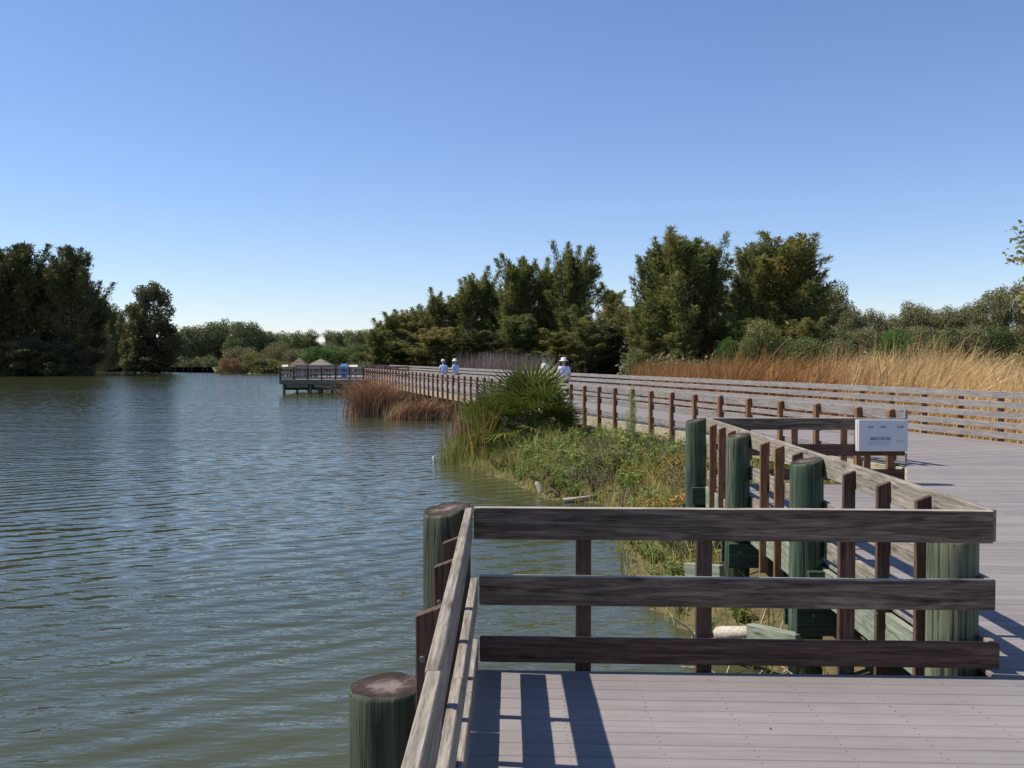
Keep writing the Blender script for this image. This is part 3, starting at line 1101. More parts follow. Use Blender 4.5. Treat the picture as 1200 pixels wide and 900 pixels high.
# ------------------------------------------------------------------ the pier head far off
PX0, PX1, PY0, PY1 = gx(328, 76), gx(427, 76), 76.0, 92.0
pier = thing('pier_platform', 'square green timber pier platform over the water at the far end of the boardwalk', 'pier', ((PX0 + PX1) / 2, 82, 0))
sbp = bmesh.new()
yy = PY0
while yy < PY1:
    prism(sbp, [(PX0, yy), (PX1 + 3.0, yy), (PX1 + 3.0, yy + 0.137), (PX0, yy + 0.137)], -0.03, 0.0)
    yy += 0.1405
for v in sbp.verts:
    v.co -= pier.location
o = bm_obj('plank', sbp, M['plank'], pier)
o['kind'] = 'stuff'
L_ = (PX1 - PX0) / 3
for i in range(3):
    board('edge_board', (PX0 + i * L_, PY0 - 0.03, -0.20), (PX0 + (i + 1) * L_ - 0.01, PY0 - 0.03, -0.20), 0.05, 0.34, M['far_green'], pier)
    board('skirt_board', (PX0 + i * L_ + 0.5, PY0 + 0.03, -0.52), (PX0 + (i + 1) * L_ - 0.01, PY0 + 0.03, -0.52), 0.05, 0.26, M['far_green'], pier)
board('edge_board', (PX0 - 0.03, PY0, -0.20), (PX0 - 0.03, PY1, -0.20), 0.05, 0.34, M['far_green'], pier)
for i in range(4):
    for j in range(4):
        bm = pile_mesh(0.12, -1.9, -0.04, (0, 0), i * 7 + j, 10)
        bm_obj('pile', bm, [M['pile_grey'], M['end_grain']], pier, Vector((PX0 + 0.25 + i * 2.15, PY0 + 0.3 + j * 4.6, 0)) - Vector((pier.location.x, pier.location.y, 0)))
for i in range(7):
    board('joist', (PX0 + 0.1, PY0 + 0.5 + i * 0.9, -0.55), (PX1, PY0 + 0.5 + i * 0.9, -0.55), 0.05, 0.62, M['green_beam'], pier)
for i in range(3):
    board('brace', (PX0 + 0.3 + i * 2.15, PY0 + 0.22, -0.45), (PX0 + 2.3 + i * 2.15, PY0 + 0.22, -0.85), 0.04, 0.14, M['green_beam'], pier)


def short_rail(label, p0, p1, h, rows, mat, postmat, step, hz=0.15, name='railing'):
    r_ = thing(name, label, 'railing', ((p0[0] + p1[0]) / 2, (p0[1] + p1[1]) / 2, 0))
    a, b = Vector(p0), Vector(p1)
    L = (b - a).length
    d = (b - a) / L
    n = max(1, int(round(L / step)))
    rz = math.atan2(d.y, d.x)
    for i in range(n + 1):
        p = a + d * (L * i / n)
        post('post', p.x + d.y * 0.07, p.y - d.x * 0.07, -0.35, h - 0.02, 0.10, 0.10, postmat, r_, rz)
    for i in range(rows):
        z = h - hz / 2 - i * (h - 0.05 - hz) / max(1, rows - 1)
        board('rail_board', (a.x, a.y, z), (b.x, b.y, z), 0.04, hz, mat, r_, jit=0.001)
    return r_


short_rail('railing along the water front of the far pier platform', (PX0, PY0 + 0.1), (PX1 - 0.1, PY0 + 0.1), 1.04, 3, M['lit_pale'], M['dark_wood'], 1.15, 0.16)
short_rail('railing on the left side of the far pier platform', (PX0 + 0.1, PY1), (PX0 + 0.1, PY0 + 0.2), 1.04, 3, M['silver_wood'], M['dark_wood'], 2.3, 0.16)
short_rail('railing along the back of the far pier platform', (PX0 + 0.1, PY1), (far_x(96), PY1 + 3), 1.04, 4, M['silver_wood'], M['dark_wood'], 2.3, 0.16)
short_rail('dark railing in shade across the boardwalk bay near the far pier', (gx(438, 86), 86), (gx(479, 84), 84), 1.02, 4, M['dark_wood'], M['dark_wood'], 1.2, 0.2)


def kiosk(x, y, w, ze, zp, mat, label):
    k_ = thing('shelter', label, 'shelter', (x, y, 0))
    for sx in (-1, 1):
        for sy in (-1, 1):
            post('post', x + sx * w * 0.38, y + sy * w * 0.38, 0, ze + 0.02, 0.1, 0.1, M['dark_wood'], k_)
    # courses of shingles stepping up a hipped roof
    n = 6
    rf = None
    for i in range(n):
        t0, t1 = i / n, (i + 1) / n
        r0, r1 = w / 2 * (1 - t0) + 0.08, w / 2 * (1 - t1) + 0.05
        z0, z1 = ze + (zp - ze) * t0, ze + (zp - ze) * t1
        bm = bmesh.new()
        vb = [bm.verts.new((sx * r0, sy * r0, z0)) for sx, sy in ((-1, -1), (1, -1), (1, 1), (-1, 1))]
        vl = [bm.verts.new((sx * r0, sy * r0, z0 - 0.025)) for sx, sy in ((-1, -1), (1, -1), (1, 1), (-1, 1))]
        vt = [bm.verts.new((sx * r1, sy * r1, z1)) for sx, sy in ((-1, -1), (1, -1), (1, 1), (-1, 1))]
        for j in range(4):
            q = (j + 1) % 4
            bm.faces.new((vb[j], vb[q], vt[q], vt[j]))
            bm.faces.new((vl[j], vl[q], vb[q], vb[j]))
        bm.faces.new(vt)
        bm_obj('roof_course', bm, mat, k_)
    return k_


kiosk(gx(351, 80), 80.0, 1.6, 1.0, 1.72, M['shingle'], 'brown peaked shelter roof on the far pier, left of the two')
kiosk(gx(376, 84), 84.0, 1.8, 1.12, 1.66, M['shingle_grey'], 'grey brown peaked shelter roof on the far pier, right of the two')
bench = thing('wooden_bench', 'long brown bench with a plank back behind the far pier railing', 'bench', (gx(372, 78.5), 78.5, 0))
bxx = bench.location.x
for z in (1.08, 0.93, 0.78):
    board('back_plank', (gx(345, 78.5), 78.62, z), (gx(396, 78.5), 78.62, z), 0.035, 0.135, M['shingle'], bench)
for i in range(3):
    board('seat_plank', (gx(345, 78.5), 78.2 + i * 0.14, 0.45), (gx(396, 78.5), 78.2 + i * 0.14, 0.45), 0.13, 0.04, M['shingle'], bench)
for q in (348, 371, 394):
    post('leg', gx(q, 78.5), 78.5, 0, 1.12, 0.09, 0.09, M['dark_wood'], bench)


def lathe(bm, prof, segs=16, c=(0, 0, 0), sx=1.0, sy=1.0):
    rings = []
    for r_, z in prof:
        rings.append([bm.verts.new((c[0] + r_ * sx * math.cos(2 * math.pi * i / segs), c[1] + r_ * sy * math.sin(2 * math.pi * i / segs), c[2] + z)) for i in range(segs)])
    for a, b in zip(rings, rings[1:]):
        for i in range(segs):
            bm.faces.new((a[i], a[(i + 1) % segs], b[(i + 1) % segs], b[i]))
    bm.faces.new(rings[0][::-1])
    bm.faces.new(rings[-1])
    return bm


tb = thing('trash_bin', 'blue bin with a lighter blue lid on the far pier', 'bin', (gx(403.5, 77.2), 77.2, 0))
bm = boxbm(-0.24, 0.24, -0.24, 0.24, 0.03, 0.86, 0.03)
for v_ in bm.verts:
    v_.co.x *= 0.86 + 0.14 * v_.co.z
    v_.co.y *= 0.86 + 0.14 * v_.co.z
bm_obj('body', bm, M['bin_blue'], tb)
bm = boxbm(-0.26, 0.26, -0.26, 0.26, 0.87, 1.27, 0.04)
for v_ in bm.verts:
    if v_.co.z > 1.1:
        v_.co.y = v_.co.y * 0.75 + 0.05
bm_obj('lid', bm, M['bin_lid'], tb)
bm_obj('flap', boxbm(-0.15, 0.15, -0.275, -0.235, 0.98, 1.08, 0.006), M['bin_blue'], tb)


def lectern(x, y, label, w=0.6):
    t_ = thing('sign_stand', label, 'sign', (x, y, 0))
    for s in (-0.2, 0.2):
        post('leg', x + s, y + 0.1, 0, 1.0, 0.07, 0.07, M['dark_wood'], t_)
    bm = boxbm(-w / 2, w / 2, -0.22, 0.22, -0.02, 0.02, 0.006)
    bmesh.ops.rotate(bm, verts=bm.verts, cent=(0, 0, 0), matrix=Matrix.Rotation(R(28), 3, 'X'))
    bmesh.ops.translate(bm, verts=bm.verts, vec=(0, 0, 1.06))
    bm_obj('panel', bm, M['tan'], t_)
    return t_


lectern(gx(414, 77.6), 77.6, 'tan slanted information panel beside the blue bin on the far pier', 0.7)
lectern(gx(334, 79), 79, 'pale slanted information panel at the left end of the far pier', 0.5)


# ------------------------------------------------------------------ people
def skin_obj(name, verts, edges, radii, mat, parent, sub=1):
    me = bpy.data.meshes.new(name)
    me.from_pydata(verts, edges, [])
    o = bpy.data.objects.new(name, me)
    put(o, parent)
    sk = o.modifiers.new('skin', 'SKIN')
    sk.use_smooth_shade = True
    lay_ = me.skin_vertices[0].data
    for i, r_ in enumerate(radii):
        lay_[i].radius = r_ if isinstance(r_, tuple) else (r_, r_)
        lay_[i].use_root = (i == 0)
    ss = o.modifiers.new('sub', 'SUBSURF')
    ss.levels = sub
    ss.render_levels = sub
    me.materials.append(mat)
    return o


def person(x, y, z, rz, h, lean, shirt, trousers, hat, label, stride=0.18, arm_l=0.1, arm_r=0.1, head_fwd=0.04):
    """local frame: faces +Y; lean bends the upper body forward (m at the shoulders)"""
    k = h / 1.72
    p = thing('person', label, 'person', (x, y, z), None, rz)
    P = lambda a: tuple(q * k for q in a)
    hipz, shz = 0.92, 1.42 - lean * 0.25
    sh = (0, lean, shz)
    hd = (0, lean + head_fwd, shz + 0.22)
    v, e, r_ = [], [], []

    def add(pt, rad, par=None):
        v.append(P(pt))
        r_.append(tuple(q * k for q in rad) if isinstance(rad, tuple) else rad * k)
        if par is not None:
            e.append((par, len(v) - 1))
        return len(v) - 1
    pel = add((0, 0, hipz), (0.12, 0.085))
    wa = add((0, lean * 0.3, 1.10), (0.105, 0.075), pel)
    ch = add((0, lean * 0.75, shz - 0.12), (0.125, 0.085), wa)
    nk = add((0, lean + 0.01, shz + 0.02), 0.058, ch)
    nk2 = add((0, lean + 0.02 + head_fwd * 0.5, shz + 0.09), 0.053, nk)
    h1 = add((hd[0], hd[1], hd[2] - 0.06), (0.066, 0.075), nk2)
    h2 = add((hd[0], hd[1] + 0.01, hd[2] + 0.01), (0.076, 0.092), h1)
    add((hd[0], hd[1], hd[2] + 0.075), (0.055, 0.068), h2)
    for s, fw in ((-1, arm_l), (1, arm_r)):
        a = add((s * 0.185, lean * 0.95, shz - 0.03), 0.055, ch)
        b = add((s * 0.235, lean * 0.8 + fw * 0.3 - 0.03, shz - 0.31), 0.042, a)
        c_ = add((s * 0.225, lean * 0.8 + fw + 0.04, shz - 0.54), 0.030, b)
        d_ = add((s * 0.222, lean * 0.8 + fw + 0.07, shz - 0.61), (0.020, 0.036), c_)
        for fi, (oy, ln) in enumerate(((-0.027, 0.062), (-0.009, 0.075), (0.010, 0.080), (0.028, 0.070))):
            m_ = add((s * 0.220, lean * 0.8 + fw + 0.07 + oy, shz - 0.655), 0.0095, d_)
            add((s * 0.208, lean * 0.8 + fw + 0.08 + oy, shz - 0.655 - ln), 0.008, m_)
        th = add((s * 0.212, lean * 0.8 + fw + 0.115, shz - 0.62), 0.011, d_)
        add((s * 0.205, lean * 0.8 + fw + 0.13, shz - 0.665), 0.009, th)
    for s, st in ((-1, stride), (1, -stride)):
        a = add((s * 0.095, 0.0, hipz - 0.08), 0.085, pel)
        b = add((s * 0.10, st * 0.5 + 0.02, 0.48), 0.056, a)
        c_ = add((s * 0.10, st, 0.09), 0.038, b)
        add((s * 0.105, st + 0.14, 0.035), (0.045, 0.032), c_)
    skin_obj('body', v, e, r_, M['skin'], p)
    # shirt: torso and short sleeves; trousers: hips and legs
    v, e, r_ = [], [], []
    a0 = add((0, 0.0, hipz - 0.02), (0.182, 0.142))
    a1 = add((0, lean * 0.3, 1.10), (0.178, 0.138), a0)
    a2 = add((0, lean * 0.75, shz - 0.12), (0.200, 0.150), a1)
    add((0, lean * 0.98, shz + 0.01), (0.085, 0.08), a2)
    for s, fw in ((-1, arm_l), (1, arm_r)):
        b = add((s * 0.19, lean * 0.95, shz - 0.03), 0.072, a2)
        add((s * 0.232, lean * 0.85 + fw * 0.25 - 0.02, shz - 0.27), 0.062, b)
    skin_obj('shirt', v, e, r_, shirt, p)
    v, e, r_ = [], [], []
    a0 = add((0, 0, hipz + 0.02), (0.160, 0.122))
    for s, st in ((-1, stride), (1, -stride)):
        a = add((s * 0.095, 0, hipz - 0.10), 0.098, a0)
        b = add((s * 0.10, st * 0.5 + 0.02, 0.48), 0.076, a)
        add((s * 0.10, st, 0.11), 0.064, b)
    skin_obj('trousers', v, e, r_, trousers, p)
    bm = bmesh.new()
    lathe(bm, [(0.07, -0.075), (0.088, -0.03), (0.092, 0.03), (0.086, 0.06)], 14, (0, 0, 0), 0.92, 1.05)
    bmesh.ops.delete(bm, geom=[f for f in bm.faces if f.calc_center_median().y > 0.055], context='FACES')
    bm_obj('hair', bm, M['hair'], p, P((hd[0], hd[1] - 0.004, hd[2] + 0.012)), True)
    bm = bmesh.new()
    for sx in (-1, 1):
        lathe(bm, [(0.004, -0.03), (0.014, -0.01), (0.014, 0.02), (0.006, 0.032)], 8, (sx * 0.083, 0, -0.01))
    lathe(bm, [(0.016, -0.028), (0.012, 0.0), (0.005, 0.03)], 8, (0, 0.098, 0.0))
    bm_obj('ears_and_nose', bm, M['skin'], p, P(hd), True)
    bm = bmesh.new()
    if hat == 'brim':
        lathe(bm, [(0.100, 0.0), (0.185, -0.022), (0.190, -0.016), (0.108, 0.012), (0.102, 0.07), (0.085, 0.115), (0.03, 0.12)], 20)
        mat = M['hat_white']
    else:
        lathe(bm, [(0.098, 0.0), (0.102, 0.02), (0.096, 0.07), (0.065, 0.11), (0.01, 0.122)], 18)
        vs = []
        for i in range(9):
            a = R(25 + 130 * i / 8)
            vs.append((bm.verts.new((0.095 * math.cos(a), 0.095 * math.sin(a), 0.012)), bm.verts.new((0.10 * math.cos(a), 0.085 + 0.10 * math.sin(a), 0.0))))
        for (a, b), (c_, d_) in zip(vs, vs[1:]):
            bm.faces.new((a, b, d_, c_))
        mat = M['hat_white'] if hat == 'cap' else M['cap_green']
    bm_obj('hat', bm, mat, p, P((hd[0], hd[1], hd[2] + 0.03)), True)
    return p


person(gx(520.5, 53), 53.0, 0, R(22), 1.64, 0.13, M['shirt_blue'], M['trousers'], 'cap',
       'person in a pale blue shirt and white cap, left of the far pair', head_fwd=0.10)
person(gx(534.5, 52), 52.0, 0, R(55), 1.66, 0.05, M['shirt_blue'], M['trousers_dark'], 'brim',
       'person in a pale blue shirt and white brimmed hat, right of the far pair')
person(gx(661.5, 36.5), 36.5, 0, R(15), 1.72, 0.06, M['shirt_lilac'], M['trousers_dark'], 'brim',
       'person in a pale lilac shirt and wide white hat beside the palm on the boardwalk')
person(gx(641.5, 36.0), 36.0, 0, R(70), 1.86, 0.10, M['shirt_white'], M['trousers'], 'green',
       'person in a white shirt and dark green cap half hidden behind the palm')

# ------------------------------------------------------------------ trees
def limb(p0, d, L, r0, n=5, up=0.15, wob=0.12):
    pts, rad = [Vector(p0)], [r0]
    d = Vector(d).normalized()
    for i in range(n):
        d = (d + Vector((random.uniform(-wob, wob), random.uniform(-wob, wob), up * random.uniform(0.3, 1.2)))).normalized()
        pts.append(pts[-1] + d * L / n)
        rad.append(r0 * (1 - (i + 1) / n * 0.85))
    return pts, rad


def casuarina(h, wid, seed, nb=46, dens=120, low=0.05, peak=0.35, lean=0.0, gap=0.0):
    """feathery upright tree: limbs sweeping upward that end in plumes"""
    random.seed(seed)
    paths = []
    pts, rad = [], []
    x = y = 0.0
    for i in range(9):
        t_ = i / 8
        pts.append(Vector((x + lean * t_ * t_ * h, y, t_ * h * 0.96)))
        rad.append(0.018 * h * (1 - t_ * 0.93) * 0.9)
        x += random.uniform(-0.012, 0.012) * h
        y += random.uniform(-0.012, 0.012) * h
    paths.append((pts, rad))
    P, D, L, W, T = [], [], [], [], []

    def trunk_at(t_):
        f = t_ * 8
        i = min(7, int(f))
        return pts[i].lerp(pts[i + 1], f - i)

    for b in range(nb):
        t_ = low + (0.97 - low) * ((b + random.random()) / nb) ** 0.9
        if t_ < peak:
            R_ = wid * (0.55 + 0.45 * t_ / peak)
        else:
            R_ = wid * (1 - ((t_ - peak) / (1 - peak)) ** 1.25) + 0.03 * h
        az = b * 2.399 + random.uniform(-0.5, 0.5)
        el = R(min(80, random.uniform(14, 42) + 44 * t_))
        Lb = min(0.30 * h, max(0.09 * h, R_ * random.uniform(0.55, 1.2) / max(0.42, math.cos(el))))
        if b % 4 == 0 and 0.35 < t_ < 0.9:      # upright spires that make the ragged top
            el = R(random.uniform(70, 84))
            Lb = max(h * random.uniform(0.72, 1.0) - t_ * h * 0.72, 0.14 * h)
        if gap and random.random() < gap:
            Lb *= 0.5
        d = Vector((math.cos(az) * math.cos(el), math.sin(az) * math.cos(el), math.sin(el)))
        lp, lr = limb(trunk_at(t_ * 0.98), d, Lb, 0.004 * h * (1.1 - t_) + 0.0015 * h, 5, 0.22, 0.14)
        paths.append((lp, lr))
        n = int(1.35 * dens * (0.35 + min(2.0, Lb / wid)))
        s = rng.beta(1.6, 1.05, n) * 0.96 + 0.06
        la = np.array([tuple(q) for q in lp])
        f = np.clip(s, 0, 0.999) * 5
        i0 = f.astype(int)
        base = la[i0] + (la[i0 + 1] - la[i0]) * (f - i0)[:, None]
        dirb = norm(la[i0 + 1] - la[i0])
        spread = 0.0265 * h * (0.16 + 1.0 * np.sin(np.clip(s, 0, 1) ** 0.75 * np.pi * 0.97))
        off = rng.normal(size=(n, 3)) * spread[:, None] * 0.58
        off[:, 2] *= 0.8
        dd = dirb * 0.9 + rng.normal(size=(n, 3)) * 0.5 + np.array([0, 0, 0.12])
        P.append(base + off)
        D.append(dd)
        L.append(rng.uniform(0.020, 0.045, n) * h)
        W.append(rng.uniform(0.0032, 0.0072, n) * h)
        T.append(np.clip(rng.normal(0.42, 0.2, n) + random.uniform(-0.16, 0.16), 0, 1))
    # leader plume
    n = dens
    tt = rng.uniform(0.8, 1.0, n)
    base = np.array([tuple(trunk_at(q)) for q in tt])
    P.append(base + rng.normal(size=(n, 3)) * 0.012 * h)
    D.append(rng.normal(size=(n, 3)) * 0.4 + np.array([0, 0, 1.0]))
    L.append(rng.uniform(0.02, 0.045, n) * h)
    W.append(rng.uniform(0.004, 0.008, n) * h)
    T.append(np.clip(rng.normal(0.5, 0.2, n), 0, 1))
    P, D, L, W, T = map(np.concatenate, (P, D, L, W, T))
    V, Q = cards(P, D, L, W)
    tv, tq = tube_mesh(paths, 5)
    return (V, Q, np.repeat(T, 4)), (tv, tq)


def broadleaf(h, wid, seed, clumps=26, dens=190, zlow=0.3, leaf=0.022, flat=0.8, cs=1.0):
    random.seed(seed)
    paths = []
    tp, tr = limb((0, 0, 0), (random.uniform(-.1, .1), random.uniform(-.1, .1), 1), h * 0.5, 0.022 * h, 5, 0.1, 0.08)
    tr = [max(q, 0.012 * h) for q in tr]
    paths.append((tp, tr))
    P, D, L, W, T = [], [], [], [], []
    for c_ in range(clumps):
        a = c_ * 2.399 + random.uniform(-.4, .4)
        q = (c_ + 0.5) / clumps
        zt = zlow + (1 - zlow) * q ** 0.8
        env = math.sqrt(max(0.05, 1 - abs((zt - (zlow + (1 - zlow) * 0.42)) / ((1 - zlow) * 0.62)) ** 2.2))
        rr = wid * env * random.uniform(0.45, 0.92)
        cen = Vector((math.cos(a) * rr, math.sin(a) * rr, zt * h * random.uniform(0.93, 0.98)))
        st = tp[min(5, 2 + int(3 * q))]
        mid = st.lerp(cen, 0.5) + Vector((0, 0, -0.03 * h))
        paths.append(([st, mid, cen], [0.006 * h, 0.0035 * h, 0.001 * h]))
        cr = wid * random.uniform(0.26, 0.46) * cs
        n = int(2.0 * dens * (cr / (wid * 0.33)) ** 2)
        u = norm(rng.normal(size=(n, 3))) * (rng.uniform(0, 1, n) ** 0.45)[:, None] * cr
        u[:, 2] *= flat
        P.append(np.array(cen) + u)
        D.append(norm(u) * 0.5 + rng.normal(size=(n, 3)) * 0.8 + np.array([0, 0, -0.15]))
        L.append(rng.uniform(0.7, 1.5, n) * leaf * h)
        W.append(rng.uniform(0.35, 0.75, n) * leaf * h)
        T.append(np.clip(rng.normal(0.45, 0.2, n) + random.uniform(-0.2, 0.2), 0, 1))
    P, D, L, W, T = map(np.concatenate, (P, D, L, W, T))
    V, Q = cards(P, D, L, W)
    tv, tq = tube_mesh(paths, 5)
    return (V, Q, np.repeat(T, 4)), (tv, tq)


def slash_pine(h, seed):
    random.seed(seed)
    tp, tr = limb((0, 0, 0), (0.02, 0, 1), h * 0.95, 0.014 * h, 7, 0.1, 0.04)
    tr = [max(q, 0.004 * h) for q in tr]
    paths = [(tp, tr)]
    P, D, L, W, T = [], [], [], [], []
    for c_ in range(16):
        t_ = random.uniform(0.58, 1.0)
        st = tp[min(7, int(t_ * 7))]
        a = random.uniform(0, 6.28)
        rr = (1.12 - t_) * 0.36 * h * random.uniform(0.5, 1.1)
        cen = Vector((st.x + math.cos(a) * rr, st.y + math.sin(a) * rr, t_ * h * 0.96))
        paths.append(([st, cen], [0.005 * h, 0.002 * h]))
        n = 90
        u = rng.normal(size=(n, 3)) * 0.035 * h
        P.append(np.array(cen) + u * np.array([1.2, 1.2, 0.6]))
        D.append(rng.normal(size=(n, 3)) + np.array([0, 0, 0.4]))
        L.append(rng.uniform(0.02, 0.04, n) * h)
        W.append(rng.uniform(0.006, 0.012, n) * h)
        T.append(np.clip(rng.normal(0.35, 0.2, n), 0, 1))
    P, D, L, W, T = map(np.concatenate, (P, D, L, W, T))
    V, Q = cards(P, D, L, W)
    tv, tq = tube_mesh(paths, 5)
    return (V, Q, np.repeat(T, 4)), (tv, tq)


TREES = {}


def variant(key, gen, leafm, barkm):
    (V, Q, T), (tv, tq) = gen
    TREES[key] = (np_mesh('crown', V, Q, leafm, T), np_mesh('trunk', tv, tq, barkm, smooth=True), float(np.percentile(V[:, 2], 100 if key.startswith('cas') else 99.3)),
                  float(np.percentile(np.abs(V[:, 0]), 97)))


H0 = 20.0
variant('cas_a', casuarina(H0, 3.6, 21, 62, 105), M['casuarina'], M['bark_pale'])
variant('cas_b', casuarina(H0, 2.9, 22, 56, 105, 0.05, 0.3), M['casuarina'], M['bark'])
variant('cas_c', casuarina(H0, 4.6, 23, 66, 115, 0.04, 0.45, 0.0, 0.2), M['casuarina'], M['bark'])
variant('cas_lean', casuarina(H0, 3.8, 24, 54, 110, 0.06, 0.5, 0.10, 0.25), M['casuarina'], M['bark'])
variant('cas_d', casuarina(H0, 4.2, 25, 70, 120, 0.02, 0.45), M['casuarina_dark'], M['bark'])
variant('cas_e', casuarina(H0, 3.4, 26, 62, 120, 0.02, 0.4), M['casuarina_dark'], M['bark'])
variant('cas_wide', casuarina(H0, 7.4, 27, 96, 140, 0.04, 0.5, 0.0, 0.15), M['casuarina'], M['bark'])
variant('cas_round', casuarina(H0, 6.6, 28, 96, 150, 0.06, 0.62, 0.0, 0.18), M['casuarina'], M['bark'])
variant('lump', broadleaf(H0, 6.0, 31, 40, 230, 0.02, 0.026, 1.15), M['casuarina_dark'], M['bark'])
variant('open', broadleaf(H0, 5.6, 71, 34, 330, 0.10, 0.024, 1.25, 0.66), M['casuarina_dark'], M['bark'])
variant('broad_a', broadleaf(H0, 8.0, 32, 34, 200, 0.06, 0.030), M['leaf_green'], M['bark'])
variant('broad_b', broadleaf(H0, 9.0, 33, 36, 200, 0.05, 0.030), M['leaf_grey'], M['bark_pale'])
variant('broad_c', broadleaf(H0, 7.0, 34, 28, 150, 0.22, 0.028), M['leaf_grey'], M['bark_pale'])
variant('far_a', broadleaf(H0, 9.0, 35, 28, 110, 0.10, 0.040), M['leaf_far'], M['bark_pale'])
variant('far_b', broadleaf(H0, 8.0, 36, 26, 110, 0.18, 0.040), M['leaf_far'], M['bark_pale'])
variant('pine', slash_pine(H0, 37), M['leaf_far'], M['bark_pale'])
variant('bush', broadleaf(4.0, 2.6, 38, 26, 130, 0.05, 0.05), M['leaf_green'], M['bark'])
variant('bush_b', broadleaf(4.0, 2.6, 39, 26, 130, 0.05, 0.05), M['leaf_bright'], M['bark'])
variant('bush_y', broadleaf(4.0, 2.4, 40, 28, 130, 0.03, 0.05), M['leaf_yellow'], M['bark'])
variant('bush_g', broadleaf(4.0, 2.8, 41, 26, 130, 0.03, 0.05), M['leaf_grey'], M['bark_pale'])
variant('bush_r', broadleaf(4.0, 2.6, 42, 26, 130, 0.0, 0.05), M['reed_dry'], M['bark'])


def tree(kind, u, Y, vtop, halfpx, label, group=None, name='tree', cat='tree', zb=-1.0, rz=None):
    cr, tr, H, Wd = TREES[kind]
    topz = EYE - (vtop - HOR) / F * Y
    sz = (topz - zb) / H
    sx = (halfpx / F * Y) / Wd if halfpx else sz
    o = thing(name, label, cat, (gx(u, Y), Y, zb), group, random.uniform(0, 6.28) if rz is None else rz)
    mobj('crown', cr, o, scale=(sx, sx, sz))
    mobj('trunk', tr, o, scale=(sx, sx, sz))
    return o


G_L = 'dark pines on the left shore'
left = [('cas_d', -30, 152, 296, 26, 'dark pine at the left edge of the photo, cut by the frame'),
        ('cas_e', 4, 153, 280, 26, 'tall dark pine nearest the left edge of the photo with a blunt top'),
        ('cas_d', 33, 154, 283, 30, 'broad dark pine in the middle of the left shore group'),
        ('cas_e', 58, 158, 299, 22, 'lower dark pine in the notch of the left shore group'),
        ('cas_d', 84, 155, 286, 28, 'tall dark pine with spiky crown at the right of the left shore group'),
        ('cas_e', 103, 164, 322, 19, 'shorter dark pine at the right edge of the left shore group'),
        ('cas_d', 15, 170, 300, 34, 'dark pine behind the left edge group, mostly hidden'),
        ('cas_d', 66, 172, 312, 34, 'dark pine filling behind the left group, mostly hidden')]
for k_, u, Y, v, hp, lab in left:
    tree(k_, u, Y, v, hp, lab, G_L, 'pine_tree', 'tree', -1.05)
for u, hp, v, lab in ((-12, 30, 392, 'low dark bush at the waterline at the left edge'), (30, 28, 398, 'low dark bush at the waterline under the broad pine'),
                      (66, 24, 402, 'low dark bush at the right end of the left shore waterline')):
    tree('lump', u, 151, v, hp, lab, None, 'bush', 'bush', -1.15)
tree('broad_a', 126, 215, 357, 18, 'leafy tree just right of the left pines behind the water', None, 'leafy_tree', 'tree')
tree('broad_b', 112, 200, 372, 16, 'grey green tree tucked behind the right edge of the left pines', None, 'leafy_tree', 'tree')
tree('broad_a', 140, 262, 372, 16, 'low green tree behind the lone tree on the left', None, 'leafy_tree', 'tree')
tree('open', 178, 180, 334, 24, 'lone dark tree standing in the water left of centre', None, 'dark_tree', 'tree', -1.2)
tree('open', 158, 182, 358, 17, 'lower crown leaning left beside the lone water tree', None, 'dark_tree', 'tree', -1.2)
tree('open', 186, 181, 378, 25, 'dense low dark tree at the foot of the lone water tree', None, 'dark_tree', 'tree', -1.2)

tree('lump', 172, 179, 412, 22, 'low leafy skirt at the waterline under the lone water tree', None, 'bush', 'bush', -1.25)

farl = 'small tree in the hazy wood along the far shore'
G_F = 'trees of the far shore wood'
for i, (u, v, hp, kd) in enumerate(((208, 388, 14, 'far_a'), (222, 384, 16, 'far_b'), (238, 381, 17, 'far_a'), (254, 379, 17, 'far_b'), (270, 377, 18, 'far_a'),
                                    (286, 378, 17, 'far_b'), (298, 384, 14, 'far_a'), (312, 389, 15, 'far_b'), (327, 390, 14, 'far_a'), (341, 391, 14, 'far_b'),
                                    (355, 390, 13, 'far_a'), (392, 389, 13, 'far_b'), (405, 389, 13, 'far_a'), (418, 388, 13, 'far_b'), (430, 389, 13, 'far_a'),
                                    (443, 390, 13, 'far_b'), (196, 394, 15, 'far_b'), (150, 392, 15, 'far_a'), (165, 390, 15, 'far_b'), (100, 392, 16, 'far_a'),
                                    (215, 398, 13, 'far_a'), (246, 396, 14, 'far_b'), (276, 397, 14, 'far_a'), (322, 402, 14, 'far_b'), (368, 402, 14, 'far_a'),
                                    (410, 402, 14, 'far_b'), (390, 404, 13, 'far_a'), (346, 403, 13, 'far_b'))):
    tree(kd, u, 300 + (i * 37) % 30, v, hp, farl, G_F, 'far_tree', 'tree')
for u, v in ((362, 386), (371, 388), (382, 387), (366, 391), (425, 386), (437, 388)):
    tree('pine', u, 310, v, 8, 'thin tall pine with bare trunk above the far shore wood', 'thin pines of the far shore', 'pine_tree', 'tree')
tree('bush_r', 269, 176, 420, 12, 'rust brown reed bush at the waterline of the far shore', None, 'bush', 'bush', -1.15)
tree('bush_y', 298, 178, 413, 15, 'olive bush just right of the rust brown one on the far shore', None, 'bush', 'bush', -1.0)
tree('bush_g', 284, 196, 407, 20, 'brownish shrub above the rust brown bush on the far shore', None, 'bush', 'bush', -1.0)
tree('bush_g', 322, 188, 405, 14, 'grey brown shrub left of the pier roofs', None, 'bush', 'bush', -1.0)
tree('bush_y', 312, 178, 420, 18, 'low yellowish shrub at the waterline left of the pier', None, 'bush', 'bush', -1.1)
tree('bush_b', 371, 200, 407, 19, 'bright green bush behind the pier roofs', None, 'bush', 'bush', -1.0)
